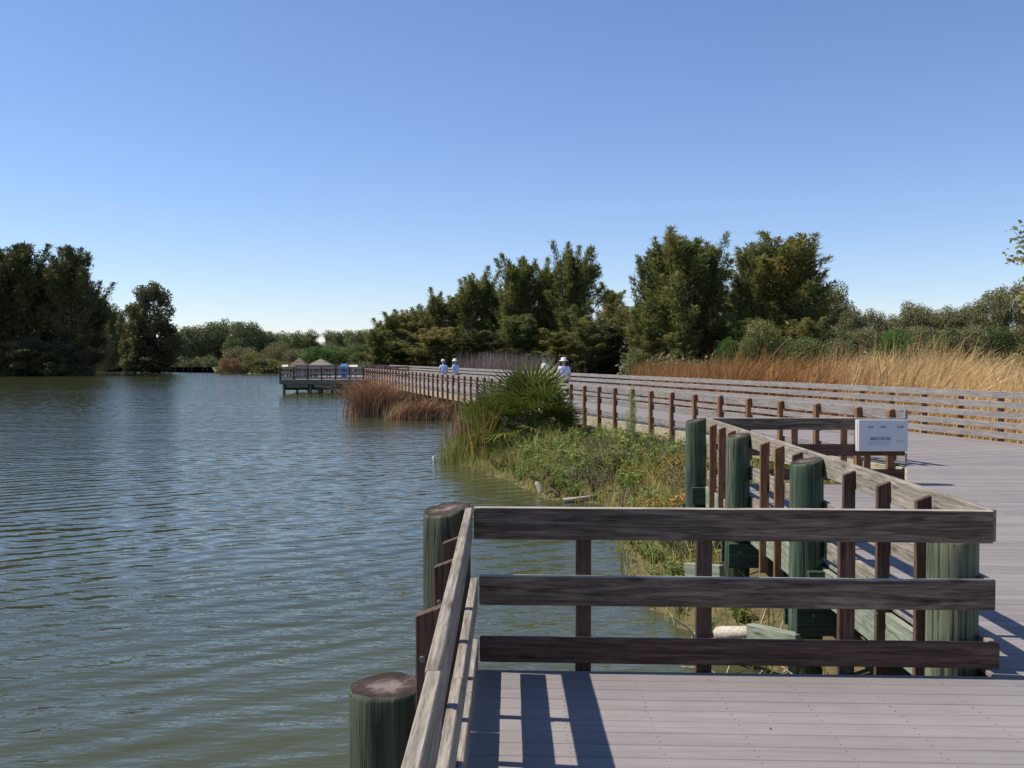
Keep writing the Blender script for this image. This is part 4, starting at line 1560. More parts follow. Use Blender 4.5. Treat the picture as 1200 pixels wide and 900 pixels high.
tree('bush_g', 347, 205, 409, 16, 'grey green shrub left of the bright green bush behind the pier', None, 'bush', 'bush', -1.0)
tree('bush', 400, 205, 408, 16, 'dull green bush right of the bright one behind the pier', None, 'bush', 'bush', -1.0)
tree('bush', 425, 200, 404, 16, 'dull green bush at the left foot of the central pines', None, 'bush', 'bush', -1.0)

G_C = 'pines behind the middle of the boardwalk'
cen = [('cas_b', 447, 205, 372, 13, 'lowest pine at the left end of the central row'), ('cas_b', 458, 203, 361, 14, 'second pine from the left end of the central row'),
       ('cas_a', 474, 202, 361, 16, 'rounded pine near the left of the central row'), ('cas_a', 492, 204, 356, 16, 'olive pine left of the spiky one in the central row'),
       ('cas_b', 511, 200, 336, 14, 'spiky narrow pine standing above its neighbours left of centre'), ('cas_a', 528, 202, 344, 17, 'pine with thin twigs on top beside the narrow spiky pine'),
       ('cas_b', 541, 204, 338, 14, 'pine left of the double topped pine in the central row'), ('cas_a', 554, 198, 317, 17, 'left spire of the paired pines above the far walkers'),
       ('cas_b', 571, 200, 311, 15, 'right spire of the paired pines above the far walkers'), ('cas_a', 584, 204, 330, 17, 'lower pine in the dip left of the tall central pines'),
       ('cas_b', 597, 196, 294, 17, 'tall pine with double pointed top above the palm, left one'), ('cas_a', 616, 198, 297, 19, 'tall pine right of the double pointed one above the palm'),
       ('cas_b', 637, 198, 299, 16, 'tall pine with square top left of the leaning pine'), ('cas_b', 651, 200, 306, 15, 'dark pine squeezed left of the leaning pine'),
       ('cas_a', 665, 194, 280, 19, 'tallest pine of the central row with a blunt top'), ('cas_lean', 676, 192, 287, 24, 'pine leaning right with open hanging branches at the end of the central row'),
       ('cas_d', 560, 215, 374, 30, 'dark pine in the second row behind the paired pines'), ('cas_d', 610, 214, 356, 30, 'dark pine in the second row behind the tall pointed pines'),
       ('cas_d', 650, 212, 362, 28, 'dark pine in the second row behind the leaning pine'), ('cas_d', 500, 216, 384, 28, 'dark pine in the second row left of centre')]
for k_, u, Y, v, hp, lab in cen:
    o = tree(k_, u, Y, v, hp * 1.1, lab, G_C, 'pine_tree', 'tree', rz=(0.0 if k_ == 'cas_lean' else None))
WHERE_C = ('below the lowest left pines', 'below the narrow spiky pine', 'below the paired pines', 'below the double pointed pine', 'below the square topped pine', 'below the leaning pine', 'below the lone gap pine', 'at the far left end')
for i, (u, v, hp) in enumerate(((470, 398, 24), (512, 396, 26), (560, 390, 28), (604, 386, 28), (648, 384, 28), (686, 382, 22), (715, 388, 20), (440, 402, 16))):
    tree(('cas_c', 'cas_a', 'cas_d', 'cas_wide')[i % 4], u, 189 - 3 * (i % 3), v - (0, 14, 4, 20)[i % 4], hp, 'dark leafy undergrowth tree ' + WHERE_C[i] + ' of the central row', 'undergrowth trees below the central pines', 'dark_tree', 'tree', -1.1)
tree('cas_b', 712, 205, 328, 18, 'grey green pine alone in the gap right of the leaning pine', None, 'pine_tree', 'tree')
tree('cas_c', 733, 190, 352, 18, 'brownish lower tree between the gap pine and the big right trees', None, 'pine_tree', 'tree')
tree('broad_b', 700, 190, 378, 18, 'grey green leafy tree low in the gap between the pine groups', None, 'leafy_tree', 'tree')

G_R = 'big trees behind the reeds'
right = [('cas_c', 768, 150, 283, 24, 'spiky left part tree of the big pines behind the reeds'), ('cas_wide', 800, 148, 268, 46, 'biggest pine behind the reeds with a tall left spire'),
         ('cas_a', 783, 152, 274, 22, 'narrow spire pine inside the left half of the big pines'), ('cas_c', 836, 149, 270, 28, 'pine on the right side of the biggest pine'),
         ('cas_round', 905, 152, 270, 50, 'wide rounded pine right of the sky gap behind the reeds'), ('cas_c', 884, 150, 271, 26, 'upright left crown of the wide rounded pine group'),
         ('cas_c', 937, 154, 274, 26, 'right shoulder crown of the wide rounded pine group'), ('cas_a', 862, 158, 330, 20, 'low pine below the sky gap of the big pines'),
         ('cas_c', 757, 152, 352, 24, 'low brownish pine at the left foot of the big pines'), ('cas_d', 815, 165, 348, 50, 'dark pine filling behind the left big pines'),
         ('cas_d', 915, 168, 346, 50, 'dark pine filling behind the rounded pine'), ('lump', 935, 150, 362, 32, 'dark dense tree under the rounded pine at its right')]
for k_, u, Y, v, hp, lab in right:
    tree(k_, u, Y, v, hp, lab, G_R, 'pine_tree', 'tree', -0.95, rz=(2.4 if k_ == 'cas_round' else None))
WHERE_R = ('below the spiky left part', 'below the tall left spire', 'just left of the sky gap', 'below the sky gap', 'below the rounded pine', 'at the right end')
for i, (u, v, hp) in enumerate(((760, 388, 24), (795, 378, 28), (835, 384, 26), (870, 372, 26), (905, 370, 28), (945, 380, 24))):
    tree(('cas_c', 'cas_wide', 'cas_a')[i % 3], u, 146 - 3 * (i % 2), v - (4, -8, 10)[i % 3], hp, 'dark lower tree under the big pines, ' + WHERE_R[i], 'low trees under the big pines', 'dark_tree', 'tree', -1.0)
G_RR = 'grey green trees along the right horizon'
rr = [('broad_c', 972, 185, 336, 20, 'tall thin grey tree just right of the rounded pine'), ('broad_b', 996, 180, 361, 18, 'grey green tree in the dip right of the tall grey tree'),
      ('broad_b', 1022, 182, 366, 18, 'small rounded tree left of the middle of the right tree line'), ('broad_b', 1046, 186, 372, 16, 'lowest tree in the dip of the right tree line'),
      ('broad_b', 1070, 180, 357, 22, 'domed tree in the middle of the right tree line'), ('broad_b', 1092, 184, 364, 18, 'tree just right of the domed tree in the right tree line'),
      ('broad_b', 1115, 182, 362, 20, 'brownish tree left of the two tall trees at the right'), ('broad_b', 1140, 180, 356, 20, 'brownish tree beside the open tall tree at the right'),
      ('broad_c', 1163, 178, 341, 17, 'left of the two tall open trees at the right edge'), ('broad_c', 1188, 178, 335, 17, 'right of the two tall open trees at the right edge'),
      ('broad_b', 1212, 180, 350, 22, 'tree cut by the right edge of the photo in the tree line'), ('broad_a', 1150, 190, 382, 30, 'low green tree behind the reeds at the right')]
for k_, u, Y, v, hp, lab in rr:
    tree(k_, u, Y, v, hp, lab, G_RR, 'leafy_tree', 'tree', -0.95)
WHERE_Q = ('tall grey tree', 'dip beside the tall grey tree', 'lowest dip', 'domed tree', 'tree right of the domed tree', 'brownish trees', 'left tall open tree', 'right tall open tree')
for i, (u, v, hp) in enumerate(((980, 388, 24), (1010, 386, 24), (1040, 390, 20), (1078, 384, 26), (1105, 386, 24), (1135, 384, 26), (1170, 384, 26), (1200, 384, 26))):
    tree('broad_b' if i % 2 else 'broad_a', u, 172, v, hp, 'low bushy tree below the ' + WHERE_Q[i] + ' at the right', 'low trees below the right tree line', 'leafy_tree', 'tree', -1.0)
tree('bush_y', 893, 100, 377, 25, 'yellow green bush in front of the rounded pine', None, 'bush', 'bush', -0.95)
tree('bush_y', 878, 98, 396, 14, 'smaller yellow green bush at the left of the larger one behind the reeds', None, 'bush', 'bush', -0.95)
tree('bush_b', 852, 104, 398, 11, 'small bright green bush under the sky gap of the big pines', None, 'bush', 'bush', -0.95)
tree('bush_y', 745, 112, 409, 12, 'yellow bush at the left end of the rust red reeds', None, 'bush', 'bush', -0.95)
tree('bush_b', 1050, 110, 387, 22, 'bright green bush behind the golden reeds', None, 'bush', 'bush', -0.95)
tree('bush_g', 985, 108, 398, 20, 'grey green bush behind the reeds right of the rounded pine', None, 'bush', 'bush', -0.95)
tree('bush', 1100, 108, 394, 22, 'dull green bush behind the reeds near the bright one', None, 'bush', 'bush', -0.95)
tree('bush', 940, 106, 396, 22, 'dark bush at the right foot of the rounded pine', None, 'bush', 'bush', -0.95)


# ------------------------------------------------------------------ reeds and grasses
def blades(P, H, W, lean, leanvar, tint, curl=0.25, segs=3):
    """tapering bent blades rising from P"""
    n = len(P)
    az = rng.uniform(0, 2 * np.pi, n)
    ld = np.stack([np.cos(az), np.sin(az), np.zeros(n)], 1) * leanvar * rng.uniform(0.2, 1.0, (n, 1)) + np.array([lean[0], lean[1], 0]) * rng.uniform(0.5, 1.4, (n, 1))
    ang = rng.uniform(0, 2 * np.pi, n)
    side = np.stack([np.cos(ang), np.sin(ang) * 0.6, np.zeros(n)], 1)
    H = np.broadcast_to(H, (n,))
    W = np.broadcast_to(W, (n,))
    VV = []
    for i in range(segs + 1):
        s = i / segs
        bendk = s + curl * s ** 3 * rng.uniform(0.4, 2.0, n) * 2
        c = P + np.stack([np.zeros(n), np.zeros(n), H * (s - 0.35 * np.linalg.norm(ld, axis=1) * s * s)], 1) + ld * (H * bendk * s)[:, None] * 0.8
        w = (W * (1 - 0.92 * s ** 1.3))[:, None] * side * 0.5
        VV += [c - w, c + w]
    V = np.stack(VV, 1)
    k = 2 * (segs + 1)
    base = np.arange(n)[:, None] * k
    Q = []
    for i in range(segs):
        Q.append(np.concatenate([base + 2 * i, base + 2 * i + 1, base + 2 * i + 3, base + 2 * i + 2], 1))
    Q = np.stack(Q, 1).reshape(-1, 4)
    return V.reshape(-1, 3), Q, np.repeat(tint, k)


def clumpy(n, spots, spread):
    c = spots[rng.integers(0, len(spots), n)]
    return c + rng.normal(size=(n, 2)) * spread


def shore_brush(name, line, n, depth, hmax, size, mat, label):
    line = np.array(line, dtype=float)
    seg = np.linalg.norm(np.diff(line, axis=0), axis=1)
    q = rng.uniform(0, seg.sum(), n)
    c = np.concatenate([[0], np.cumsum(seg)])
    i = np.clip(np.searchsorted(c, q) - 1, 0, len(seg) - 1)
    f = (q - c[i]) / seg[i]
    p = line[i] + (line[i + 1] - line[i]) * f[:, None]
    p[:, 1] += rng.uniform(0, depth, n)
    hm = hmax * (0.65 + 0.35 * vnoise(p[:, 0], p[:, 1], 0.5)) * (0.8 + 0.2 * vnoise(p[:, 0], p[:, 1], 1.7))
    z = WATER_Z - 0.10 + rng.uniform(0, 1, n) ** 1.6 * hm
    D = rng.normal(size=(n, 3)) * 0.8 + np.array([0, 0, 0.5])
    V, Q = cards(np.stack([p[:, 0], p[:, 1], z], 1), D, rng.uniform(0.6, 1.4, n) * size, rng.uniform(0.3, 0.7, n) * size)
    return tag(mobj(name, np_mesh(name, V, Q, mat, np.repeat(np.clip(rng.normal(0.45, 0.22, n), 0, 1), 4))), label, 'brush', None, 'stuff')


shore_brush('shore_brush', [(gx(-60, 150), 150), (gx(80, 152), 152), (gx(92, 157), 157), (gx(90, 170), 170)], 9000, 6, 3.4, 0.55, M['casuarina_dark'],
            'low dark brush along the waterline of the left shore')
shore_brush('shore_brush', [(gx(55, 330), 329), (gx(140, 300), 300), (gx(250, 288), 288)], 15000, 7, 5.0, 0.8, M['leaf_far'],
            'low green brush along the far waterline left of the pier')
shore_brush('shore_brush', [(gx(252, 182), 182), (gx(300, 174), 174), (gx(340, 176), 176), (gx(440, 186), 186)], 9000, 8, 2.8, 0.55, M['leaf_yellow'],
            'yellowish brush along the far waterline behind the pier')
shore_brush('shore_brush', [(gx(430, 186), 186), (gx(560, 186), 186), (gx(738, 190), 190), (gx(775, 140), 140)], 14000, 8, 5.5, 0.8, M['casuarina'],
            'dark olive brush at the foot of the central pines')
shore_brush('shore_brush', [(gx(735, 128), 128), (gx(1000, 126), 126), (gx(1300, 124), 124)], 16000, 12, 4.4, 0.6, M['leaf_grey'],
            'grey green brush behind the reeds below the right trees')

# golden and rust reed beds beyond the far railing
def reed_bed(name, ulo, uhi, dlo, dhi, n, hlo, hhi, mat, label, wid=0.035, lean=(0.22, 0.0)):
    uu = rng.uniform(ulo, uhi, n)
    yr = 1100 * FAR0 / (uu - 272.0)
    yy = yr + dlo + (dhi - dlo) * rng.uniform(0, 1, n) ** 1.4
    xx = (uu - 600) / F * yy
    hh = rng.uniform(hlo, hhi, n) * (0.82 + 0.18 * vnoise(xx, yy, 0.8)) * (0.9 + 0.1 * vnoise(xx, yy, 2.7))
    P = np.stack([xx, yy, np.full(n, -0.95)], 1)
    tint = np.clip(rng.normal(0.5, 0.32, n) + 0.35 * vnoise(xx, yy, 0.45), 0, 1)
    V, Q, T = blades(P, hh, wid * rng.uniform(0.5, 1.3, n) * (yy / 30) ** 0.6, lean, 0.34, tint, 0.3)
    o = mobj(name, np_mesh(name, V, Q, mat, T))
    return tag(o, label, 'reeds', None, 'stuff')


reed_bed('reed_bed', 985, 1330, 1.6, 15, 11000, 2.5, 4.1, M['reed_gold'], 'golden dry reeds leaning right behind the far railing', 0.055, (0.30, 0.0))
reed_bed('reed_bed', 830, 1020, 1.6, 16, 5500, 2.4, 4.0, M['reed_rust'], 'orange brown reeds behind the middle of the far railing', 0.056, (0.26, 0))
reed_bed('reed_bed', 960, 1100, 3.0, 20, 3500, 2.6, 4.2, M['reed_gold'], 'straw coloured reeds mixed behind the orange reeds', 0.05, (0.28, 0))
reed_bed('reed_bed', 742, 880, 3.0, 55, 9000, 2.2, 3.4, M['reed_rust'], 'rust red reeds left of the orange reeds behind the far railing', 0.045, (0.12, 0))
reed_bed('reed_bed', 860, 1300, 1.6, 10, 420, 3.3, 4.8, M['reed_gold'], 'tall stray pale stalks sticking up out of the golden reeds', 0.07, (0.42, 0.0))
# pale dead reeds behind the boardwalk left of the palm
n = 2600
uu = np.where(rng.uniform(0, 1, n) < 0.6, rng.normal(572, 17, n), rng.normal(618, 20, n))
yy = rng.uniform(98, 108, n)
P = np.stack([(uu - 600) / F * yy, yy, np.full(n, -1.2)], 1)
V, Q, T = blades(P, rng.uniform(1.3, 3.9, n), 0.085, (0.0, 0), 0.16, rng.uniform(0, 1, n), 0.1)
tag(mobj('reed_bed', np_mesh('reed_bed', V, Q, M['reed_pink'], T)), 'pinkish grey dead reeds in the water behind the boardwalk left of the palm', 'reeds', None, 'stuff')


def reed_clump(u, v, Y, n, radx, rady, hlo, hhi, mat, label, lean=(0, 0), var=0.3, wid=0.03, curl=0.35, name='reed_clump', cat='reeds'):
    o = thing(name, label, cat, (gx(u, Y), Y, WATER_Z))
    a = rng.normal(size=(n, 2)) * np.array([radx, rady]) * 0.5
    P = np.stack([a[:, 0], a[:, 1], np.full(n, -0.12)], 1)
    hh = rng.uniform(hlo, hhi, n) * np.exp(-0.25 * (a[:, 0] / radx) ** 2)
    V, Q, T = blades(P, hh, wid * rng.uniform(0.6, 1.4, n), lean, var, np.clip(rng.normal(0.5, 0.33, n), 0, 1), curl)
    b_ = mobj('blades', np_mesh('blades', V, Q, mat, T), o)
    b_['kind'] = 'stuff'
    return o


reed_clump(440, 487, 47, 1300, 1.15, 0.9, 1.5, 2.5, M['reed_dry'], 'tall dry brown reed clump standing in the water before the boardwalk', (-0.02, 0), 0.5, 0.05, 0.9)
reed_clump(424, 487, 46.5, 320, 0.5, 0.5, 0.9, 1.9, M['reed_dry'], 'thin dry reed tuft at the left foot of the tall brown clump', (-0.10, 0), 0.4, 0.045, 0.7)
reed_clump(487, 487, 44, 800, 1.25, 0.6, 0.7, 1.5, M['reed_dry'], 'lower leaning brown reed clump right of the tall one', (0.28, 0), 0.45, 0.048, 0.7)
reed_clump(472, 487, 44.5, 500, 0.8, 0.5, 0.5, 1.1, M['bank_grass'], 'low olive reed tuft between the two brown reed clumps', (0.1, 0), 0.4, 0.025, 0.5)
reed_clump(548, 540, 27.6, 260, 0.62, 0.6, 1.1, 2.3, M['reed_dry'], 'brown and green reed stand at the left of the palm', (0.02, 0), 0.22, 0.038, 0.25)
reed_clump(564, 540, 25.9, 230, 0.60, 0.5, 0.9, 2.1, M['cattail'], 'green cattail stand in front of the palm at the water', (0.03, 0), 0.25, 0.046, 0.3)
reed_clump(592, 545, 25.2, 200, 0.6, 0.4, 0.6, 1.3, M['cattail'], 'shorter green cattails right of the tall cattail stand', (0.05, 0), 0.3, 0.044, 0.35)
reed_clump(533, 545, 25.8, 300, 0.45, 0.4, 0.5, 1.2, M['bank_grass'], 'low yellowish sedge at the left water edge of the cattails', (-0.05, 0), 0.3, 0.018, 0.3)
reed_clump(608, 550, 23.6, 300, 0.7, 0.3, 0.3, 0.8, M['reed_dry'], 'fallen straw reeds at the waterline below the cattails', (0.2, -0.1), 0.8, 0.02, 0.8)


# ------------------------------------------------------------------ the palm
def fan_frond(dead=False, seed=0):
    random.seed(seed)
    V, Q, T = [], [], []
    pet = 0.78 if not dead else 0.5

    def quad(a, b, c, d, tt):
        i = len(V)
        V.extend([tuple(a), tuple(b), tuple(c), tuple(d)])
        Q.append((i, i + 1, i + 2, i + 3))
        T.extend([tt] * 4)
    w = 0.012
    quad((0, -w, 0), (pet, -w * 0.6, 0.03), (pet, w * 0.6, 0.03), (0, w, 0), 0.55)
    quad((0, 0, -w), (pet, 0, 0.03 - w * 0.6), (pet, 0, 0.03 + w * 0.6), (0, 0, w), 0.5)
    nl = 19
    for i in range(nl):
        a = R(-112 + 224 * i / (nl - 1))
        L = random.uniform(0.62, 0.80) * (1 - 0.22 * abs(a) / 2)
        d = Vector((math.cos(a), math.sin(a), 0.0))
        s = Vector((-math.sin(a), math.cos(a), 0.0))
        b0 = Vector((pet, 0, 0.03)) + d * 0.03
        fold = 0.10 * math.cos(a * 0.5)
        b1 = b0 + d * L * 0.5 + Vector((0, 0, 0.06 - fold))
        droop = random.uniform(0.08, 0.24) * (1.7 if dead else 1)
        b2 = b0 + d * L * (0.97 if not dead else 0.85) + Vector((0, 0, -droop * L))
        ww = 0.050
        tt = min(1, max(0, random.gauss(0.45, 0.2)))
        up = Vector((0, 0, 0.014))
        quad(b0, b1 - s * ww + up, b1, b0, tt) if False else None
        quad(b0 - s * 0.006, b1 - s * ww * 0.6 + up, b1 + s * ww * 0.6 + up, b0 + s * 0.006, tt)
        quad(b1 - s * ww * 0.6 + up, b2 - s * 0.003, b2 + s * 0.003, b1 + s * ww * 0.6 + up, tt)
    return np_mesh('frond', np.array(V), np.array(Q), M['palm_dead'] if dead else M['palm'], np.array(T))


fr = [fan_frond(False, s) for s in (1, 2, 3, 4)]
frd = [fan_frond(True, s) for s in (5, 6)]


def palm(x, y, label, zc, nfr, sc, seed, ndead=10):
    random.seed(seed)
    p = thing('fan_palm', label, 'palm', (x, y, -1.0))
    tp = [(0, 0, -0.1), (0.03, 0, 0.4), (0.0, 0.02, zc + 0.9)]
    tv, tq = tube_mesh([(tp, [0.19, 0.17, 0.13])], 10)
    mobj('trunk', np_mesh('trunk', tv, tq, M['bark'], smooth=True), p)
    for i in range(nfr + ndead):
        dead = i >= nfr
        me = random.choice(frd if dead else fr)
        az = i * 2.399 + random.uniform(-0.3, 0.3)
        q = (i + 0.5) / nfr if not dead else 1.0
        el = R(82 - 95 * q ** 1.1 + random.uniform(-8, 8)) if not dead else R(random.uniform(-65, -25))
        o = bpy.data.objects.new('dead_frond' if dead else 'frond', me)
        s_ = sc * random.uniform(0.85, 1.15) * (0.8 if dead else 1)
        o.location = (0.05 * math.cos(az), 0.05 * math.sin(az), zc + 0.9 + 0.25 * (1 - q))
        o.rotation_euler = (random.uniform(-0.5, 0.5), -el, az)
        o.scale = (s_, s_, s_)
        put(o, p)
    return p


palm(gx(622, 26.4), 26.4, 'big fan palm with spreading green fronds on the bank before the boardwalk', -0.20, 44, 1.12, 51, 30)
palm(gx(580, 26.8), 26.8, 'smaller fan palm merging with the big palm on its left behind the cattails', -0.42, 28, 0.95, 52, 16)
palm(gx(650, 27.0), 27.0, 'low fan palm tucked in the shade right of the big palm', -0.62, 18, 0.85, 53, 14)

# ------------------------------------------------------------------ bank vegetation
# grass: everywhere on the land strip
n = 60000
xx = rng.uniform(-2.2, 9.5, n)
yy = rng.uniform(5.6, 31, n)
z_, sd_ = bank_h(xx, yy)
keep = (sd_ > -0.10) & (sd_ < 6.0) & (xx < np.where(yy < 13, 2.75, near_x(yy) + 0.3)) & ~((yy > 5) & (yy < 13.0) & (xx > 2.72))
keep &= rng.uniform(0, 1, n) < np.where(yy < 14, 0.38, 0.9)
xx, yy, z_, sd_ = xx[keep], yy[keep], z_[keep], sd_[keep]
n = len(xx)
P = np.stack([xx, yy, z_ - 0.02], 1)
hh = rng.uniform(0.12, 0.62, n) * np.where(yy < 14, 0.75, 1.0) * (0.7 + 0.5 * np.clip(sd_, 0, 1)) * (1 + 0.35 * vnoise(xx, yy, 1.9))
tint = np.clip(rng.normal(0.45, 0.22, n) + 0.25 * vnoise(xx, yy, 1.1), 0, 1)
V, Q, T = blades(P, hh, rng.uniform(0.012, 0.028, n), (0.03, 0), 0.5, tint, 0.5)
tag(mobj('bank_grass', np_mesh('bank_grass', V, Q, M['bank_grass'], T)), 'yellow green grass covering the bank below the boardwalk', 'grass', None, 'stuff')


def herb_mesh(seed, h, stems, leaves, leaf, mat, spread=0.35, droop=0.2, up=0.5, asp=0.42):
    random.seed(seed)
    P, D, L, W, T, paths = [], [], [], [], [], []
    for s in range(stems):
        a = random.uniform(0, 6.28)
        tip = Vector((math.cos(a) * spread * random.uniform(0.2, 1), math.sin(a) * spread * random.uniform(0.2, 1), h * random.uniform(0.55, 1)))
        b = Vector((tip.x * 0.25, tip.y * 0.25, 0))
        mid = b.lerp(tip, 0.55) + Vector((random.uniform(-.04, .04), random.uniform(-.04, .04), 0.05 * h))
        paths.append(([b, mid, tip], [0.007, 0.005, 0.002]))
        t0 = random.uniform(-0.15, 0.15)
        for j in range(leaves):
            q = random.uniform(0.2, 1.0)
            p = b.lerp(mid, q / 0.55) if q < 0.55 else mid.lerp(tip, (q - 0.55) / 0.45)
            aa = random.uniform(0, 6.28)
            P.append(tuple(p))
            D.append((math.cos(aa), math.sin(aa), random.uniform(-droop, up)))
            L.append(leaf * random.uniform(0.6, 1.3))
            W.append(leaf * asp * random.uniform(0.7, 1.2))
            T.append(min(1, max(0, random.gauss(0.45, 0.2) + t0)))
    V, Q = cards(np.array(P), np.array(D), np.array(L), np.array(W), 0.15)
    T = np.repeat(np.array(T), 4)
    tv, tq = tube_mesh(paths, 3)
    Vall = np.concatenate([V, tv])
    Qall = np.concatenate([Q, tq + len(V)])
    return np_mesh('foliage', Vall, Qall, mat, np.concatenate([T, np.full(len(tv), 0.6)]))


HB = {'green': [herb_mesh(61, 0.62, 16, 26, 0.095, M['herb']), herb_mesh(62, 0.55, 18, 24, 0.085, M['herb'])],
      'orange': [herb_mesh(63, 0.50, 18, 24, 0.09, M['herb_orange'])],
      'grey': [herb_mesh(64, 0.60, 26, 18, 0.05, M['herb_grey'], 0.4)],
      'plume': [herb_mesh(65, 1.9, 3, 330, 0.085, M['plume'], 0.10, 0.3, 0.7, 0.12)],
      'broad': [herb_mesh(66, 0.60, 12, 12, 0.20, M['herb'], 0.35, 0.4, 0.5, 0.5)],
      'yellow': [herb_mesh(67, 0.60, 18, 24, 0.09, M['leaf_yellow'])]}


def herb(kind, u, v, Y, s, label, group=None, name='shrub', cat='shrub'):
    x = gx(u, Y)
    z = float(bank_h(np.array([x]), np.array([Y]))[0][0]) if Y < 45 else -1.0
    o = thing(name, label, cat, (x, Y, max(z, WATER_Z) - 0.03), group, random.uniform(0, 6.28))
    mobj('foliage', random.choice(HB[kind]), o, scale=(s, s, s))
    return o


random.seed(99)
herb('plume', 743, 0, 22.5, 1.05, 'tall pale feathery weed rising before the boardwalk railing', None, 'tall_weed', 'weed')
herb('plume', 737, 0, 22.9, 0.70, 'shorter pale feathery weed just left of the tall one', None, 'tall_weed', 'weed')
herb('broad', 780, 0, 20.6, 1.0, 'broad leaved green plant against the boardwalk edge board', None, 'leafy_plant', 'plant')
herb('broad', 772, 0, 20.9, 0.8, 'broad leaved green plant just left of the one by the edge board', None, 'leafy_plant', 'plant')
G_H = 'shrubs on the bank between palm and railing'
cnt = 0
spots = []
kinds = ['green', 'green', 'yellow', 'grey', 'green', 'orange']
tries = 0
while cnt < 150 and tries < 4000:
    tries += 1
    Y_ = random.uniform(14.2, 27.5)
    x_ = random.uniform(-1.2, 5.5)
    zq, sq = bank_h(np.array([x_]), np.array([Y_]))
    if sq[0] < 0.15 or x_ > near_x(Y_) - 0.35:
        continue
    u_ = 600 + F * x_ / Y_
    if u_ > 845 or (u_ < 600 and Y_ > 24):
        continue
    if any((x_ - a) ** 2 + (Y_ - b) ** 2 < 0.09 for a, b in spots):
        continue
    spots.append((x_, Y_))
    if u_ > 745 and Y_ < 19.5:
        kd = random.choice(['orange', 'orange', 'yellow', 'green', 'grey'])
    elif 690 < u_ < 745:
        kd = random.choice(['grey', 'green', 'green', 'yellow', 'grey'])
    else:
        kd = random.choice(['green', 'yellow', 'green', 'yellow', 'grey'])
    lab = {'green': 'leafy green shrub among the bank growth between the palm and the green piles',
           'orange': 'orange tinged shrub among the bank growth beside the green piles',
           'yellow': 'yellow green shrub among the bank growth between the palm and the green piles',
           'grey': 'grey brown twiggy weed among the bank growth below the boardwalk'}[kd]
    herb(kd, u_, 0, Y_, random.uniform(0.6, 1.15) * (0.6 + 0.5 * min(1.0, sq[0])), lab, G_H + ' ' + kd)
    cnt += 1
for i in range(26):
    Y_ = random.uniform(9.6, 14.0)
    x_ = random.uniform(1.75, 2.5)
    zq, sq = bank_h(np.array([x_]), np.array([Y_]))
    if sq[0] < 0.05:
        continue
    herb(random.choice(['yellow', 'grey', 'green']), 600 + F * x_ / Y_, 0, Y_, random.uniform(0.35, 0.6),
         'small weed on the grassy bank seen through the front railing', 'small weeds seen through the front railing', 'weed', 'weed')


def stick(name, pts, r0, mat, label, cat, group=None):
    pts = [Vector(p) for p in pts]
    loc = pts[0].copy()
    rad = [r0 * (1 - 0.5 * i / (len(pts) - 1)) for i in range(len(pts))]
    tv, tq = tube_mesh([([p - loc for p in pts], rad)], 8)
    nn = len(tv)
    me = np_mesh(name, tv, tq, mat, smooth=True)
    o = mobj(name, me, None, loc)
    return tag(o, label, cat, group)


def gp(u, v, Y, lift=0.0):
    x = gx(u, Y)
    return (x, Y, max(float(bank_h(np.array([x]), np.array([Y]))[0][0]), WATER_Z) + lift)


stick('log', [gp(660, 0, 18.75, 0.03), gp(680, 0, 18.8, 0.06), gp(696, 0, 18.9, 0.05)], 0.06, M['driftwood'], 'pale driftwood log at the waterline below the bank shrubs', 'log')
stick('stump', [gp(634, 0, 20.2, 0.0), gp(632, 0, 20.2, 0.12), gp(628, 0, 20.25, 0.2)], 0.09, M['driftwood'], 'small pale stump at the water edge left of the log', 'stump')
stick('branch', [gp(655, 0, 19.2, 0.04), gp(648, 0, 19.25, 0.14), gp(638, 0, 19.3, 0.10)], 0.05, M['dark_wood'], 'dark broken branch beside the driftwood log', 'branch')
stick('log', [(1.98, 8.9, -0.88), (2.2, 8.35, -0.70), (2.4, 7.7, -0.78)], 0.07, M['driftwood'], 'pale broken log lying below the receding railing', 'log')
stick('log', [(1.98, 7.35, -0.98), (2.25, 7.2, -0.82), (2.55, 7.05, -0.78)], 0.05, M['driftwood'], 'thin pale log under the boardwalk edge behind the front railing', 'log')
for i in range(22):
    x0, y0 = random.uniform(1.9, 2.6), random.uniform(6.2, 9.5)
    b = gp(600 + F * x0 / y0, 0, y0, 0.02)
    a = random.uniform(0, 6.28)
    l_ = random.uniform(0.25, 0.6)
    stick('twig', [b, (b[0] + math.cos(a) * l_ * 0.5, b[1] + math.sin(a) * l_ * 0.5, b[2] + random.uniform(0.08, 0.25)),
                   (b[0] + math.cos(a) * l_, b[1] + math.sin(a) * l_, b[2] + random.uniform(0, 0.2))], 0.008, M['driftwood'],
          'dry twig in the litter under the boardwalk edge', 'twig', 'dry twigs under the boardwalk edge')
for (u0, v0, u1, v1, Y_) in ((790, 726, 825, 757, 9.2), (812, 752, 824, 738, 9.2)):
    a, b = at(u0, v0, Y_), at(u1, v1, Y_)
    stick('twig', [a, a.lerp(b, 0.5) + Vector((0, 0, 0.03)), b], 0.012, M['driftwood'], 'crossed dead stem standing in the water by the front railing',
          'twig', 'crossed dead stems in the water')
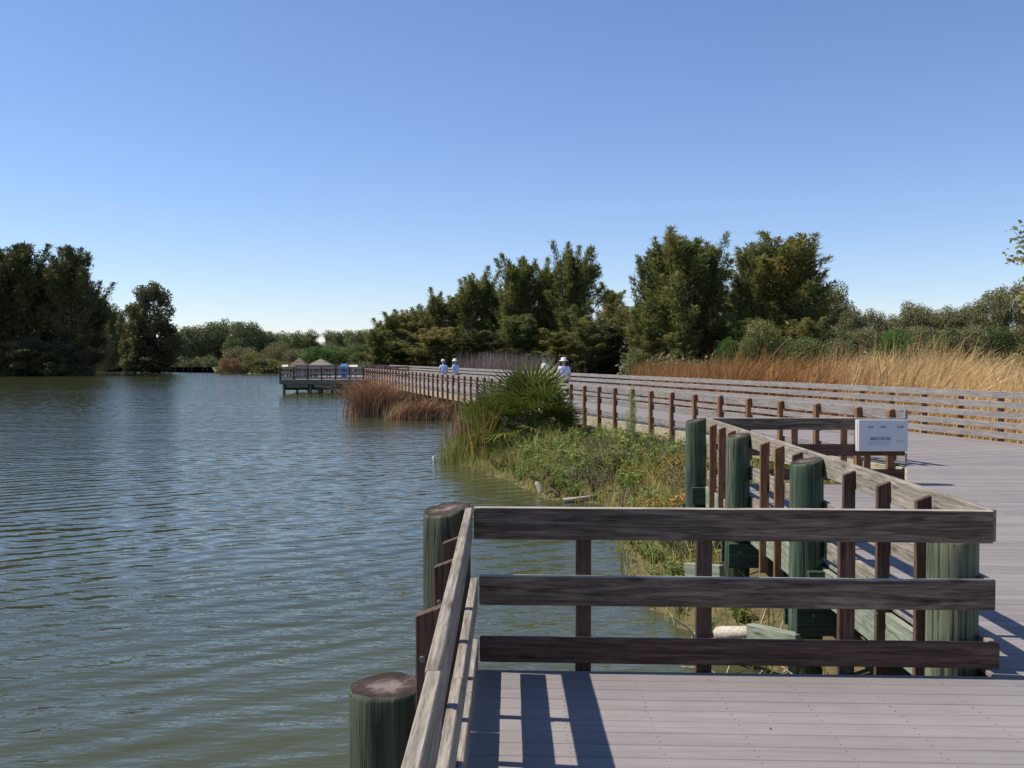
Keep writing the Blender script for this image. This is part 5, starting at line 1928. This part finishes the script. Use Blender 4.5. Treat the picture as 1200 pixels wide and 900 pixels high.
# stakes in the water by the far shore
for i, (u, v) in enumerate(((221, 426), (225, 428), (238, 427), (243, 429), (206, 427), (215, 429))):
    Y_ = 195 + i * 3
    o = mobj('stake', np_mesh('stake', *tube_mesh([([(0, 0, -0.5), (0, 0, 1.2)], [0.09, 0.07])], 6), M['bark']), None, (gx(u, Y_), Y_, WATER_Z))
    tag(o, 'thin dark stake standing in the water off the far shore', 'stake', 'stakes in the water off the far shore')
for u, v, Y_, lab in ((547, 530, 26.9, 'white feather afloat at the left of the cattails'), (508, 530, 27.3, 'white speck of foam afloat left of the feather')):
    bm = bmesh.new()
    bmesh.ops.create_icosphere(bm, subdivisions=2, radius=0.06)
    for v_ in bm.verts:
        v_.co = (v_.co.x * 1.1, v_.co.y * 0.6, v_.co.z * 0.5 + 0.02 * math.sin(v_.co.x * 40))
    tag(bm_obj('floating_feather', bm, M['hat_white'], None, (gx(u - 0, Y_), Y_, WATER_Z + 0.01), True), lab, 'feather')

# ------------------------------------------------------------------ leafy tree just outside the right edge, one branch reaching in
random.seed(5)
rt = thing('leafy_tree', 'yellow green leafy branch hanging in at the right edge from a tree out of frame', 'tree', (15.9, 24.5, -0.95))
paths = []
tp, tr = limb((0, 0, 0), (0.05, 0, 1), 4.6, 0.16, 6, 0.1, 0.06)
tr = [max(q, 0.07) for q in tr]
paths.append((tp, tr))
ends = []
O_ = rt.location
for (u, v) in ((1179, 300), (1186, 272), (1200, 268), (1192, 288), (1204, 300), (1192, 345), (1200, 360), (1205, 330), (1215, 285), (1230, 310), (1245, 270),
               (1260, 320), (1280, 290), (1300, 330), (1240, 350), (1270, 360), (1225, 250), (1250, 235), (1290, 250), (1320, 290)):
    e_ = at(u, v, 24.5 + random.uniform(-0.8, 0.8)) - O_
    st = tp[3 + random.randint(0, 3)]
    paths.append(([st, st.lerp(e_, 0.5) + Vector((0, 0, random.uniform(-.1, .25))), e_], [0.035, 0.018, 0.005]))
    ends.append((st, e_))
P, D, L, W, T = [], [], [], [], []
for st, e_ in ends:
    for j in range(70):
        q = random.uniform(0.70, 1.02)
        p = st.lerp(e_, q)
        P.append((p.x + random.gauss(0, 0.10), p.y + random.gauss(0, 0.12), p.z + random.gauss(0, 0.11)))
        D.append((random.gauss(0, 1), random.gauss(0, 1), random.gauss(-0.4, 0.6)))
        L.append(random.uniform(0.11, 0.18))
        W.append(random.uniform(0.07, 0.11))
        T.append(random.uniform(0.1, 1))
V, Q = cards(np.array(P), np.array(D), np.array(L), np.array(W))
mobj('crown', np_mesh('crown', V, Q, M['leaf_tip'], np.repeat(np.array(T), 4)), rt)
tv, tq = tube_mesh(paths, 6)
mobj('trunk', np_mesh('trunk', tv, tq, M['bark_pale'], smooth=True), rt)
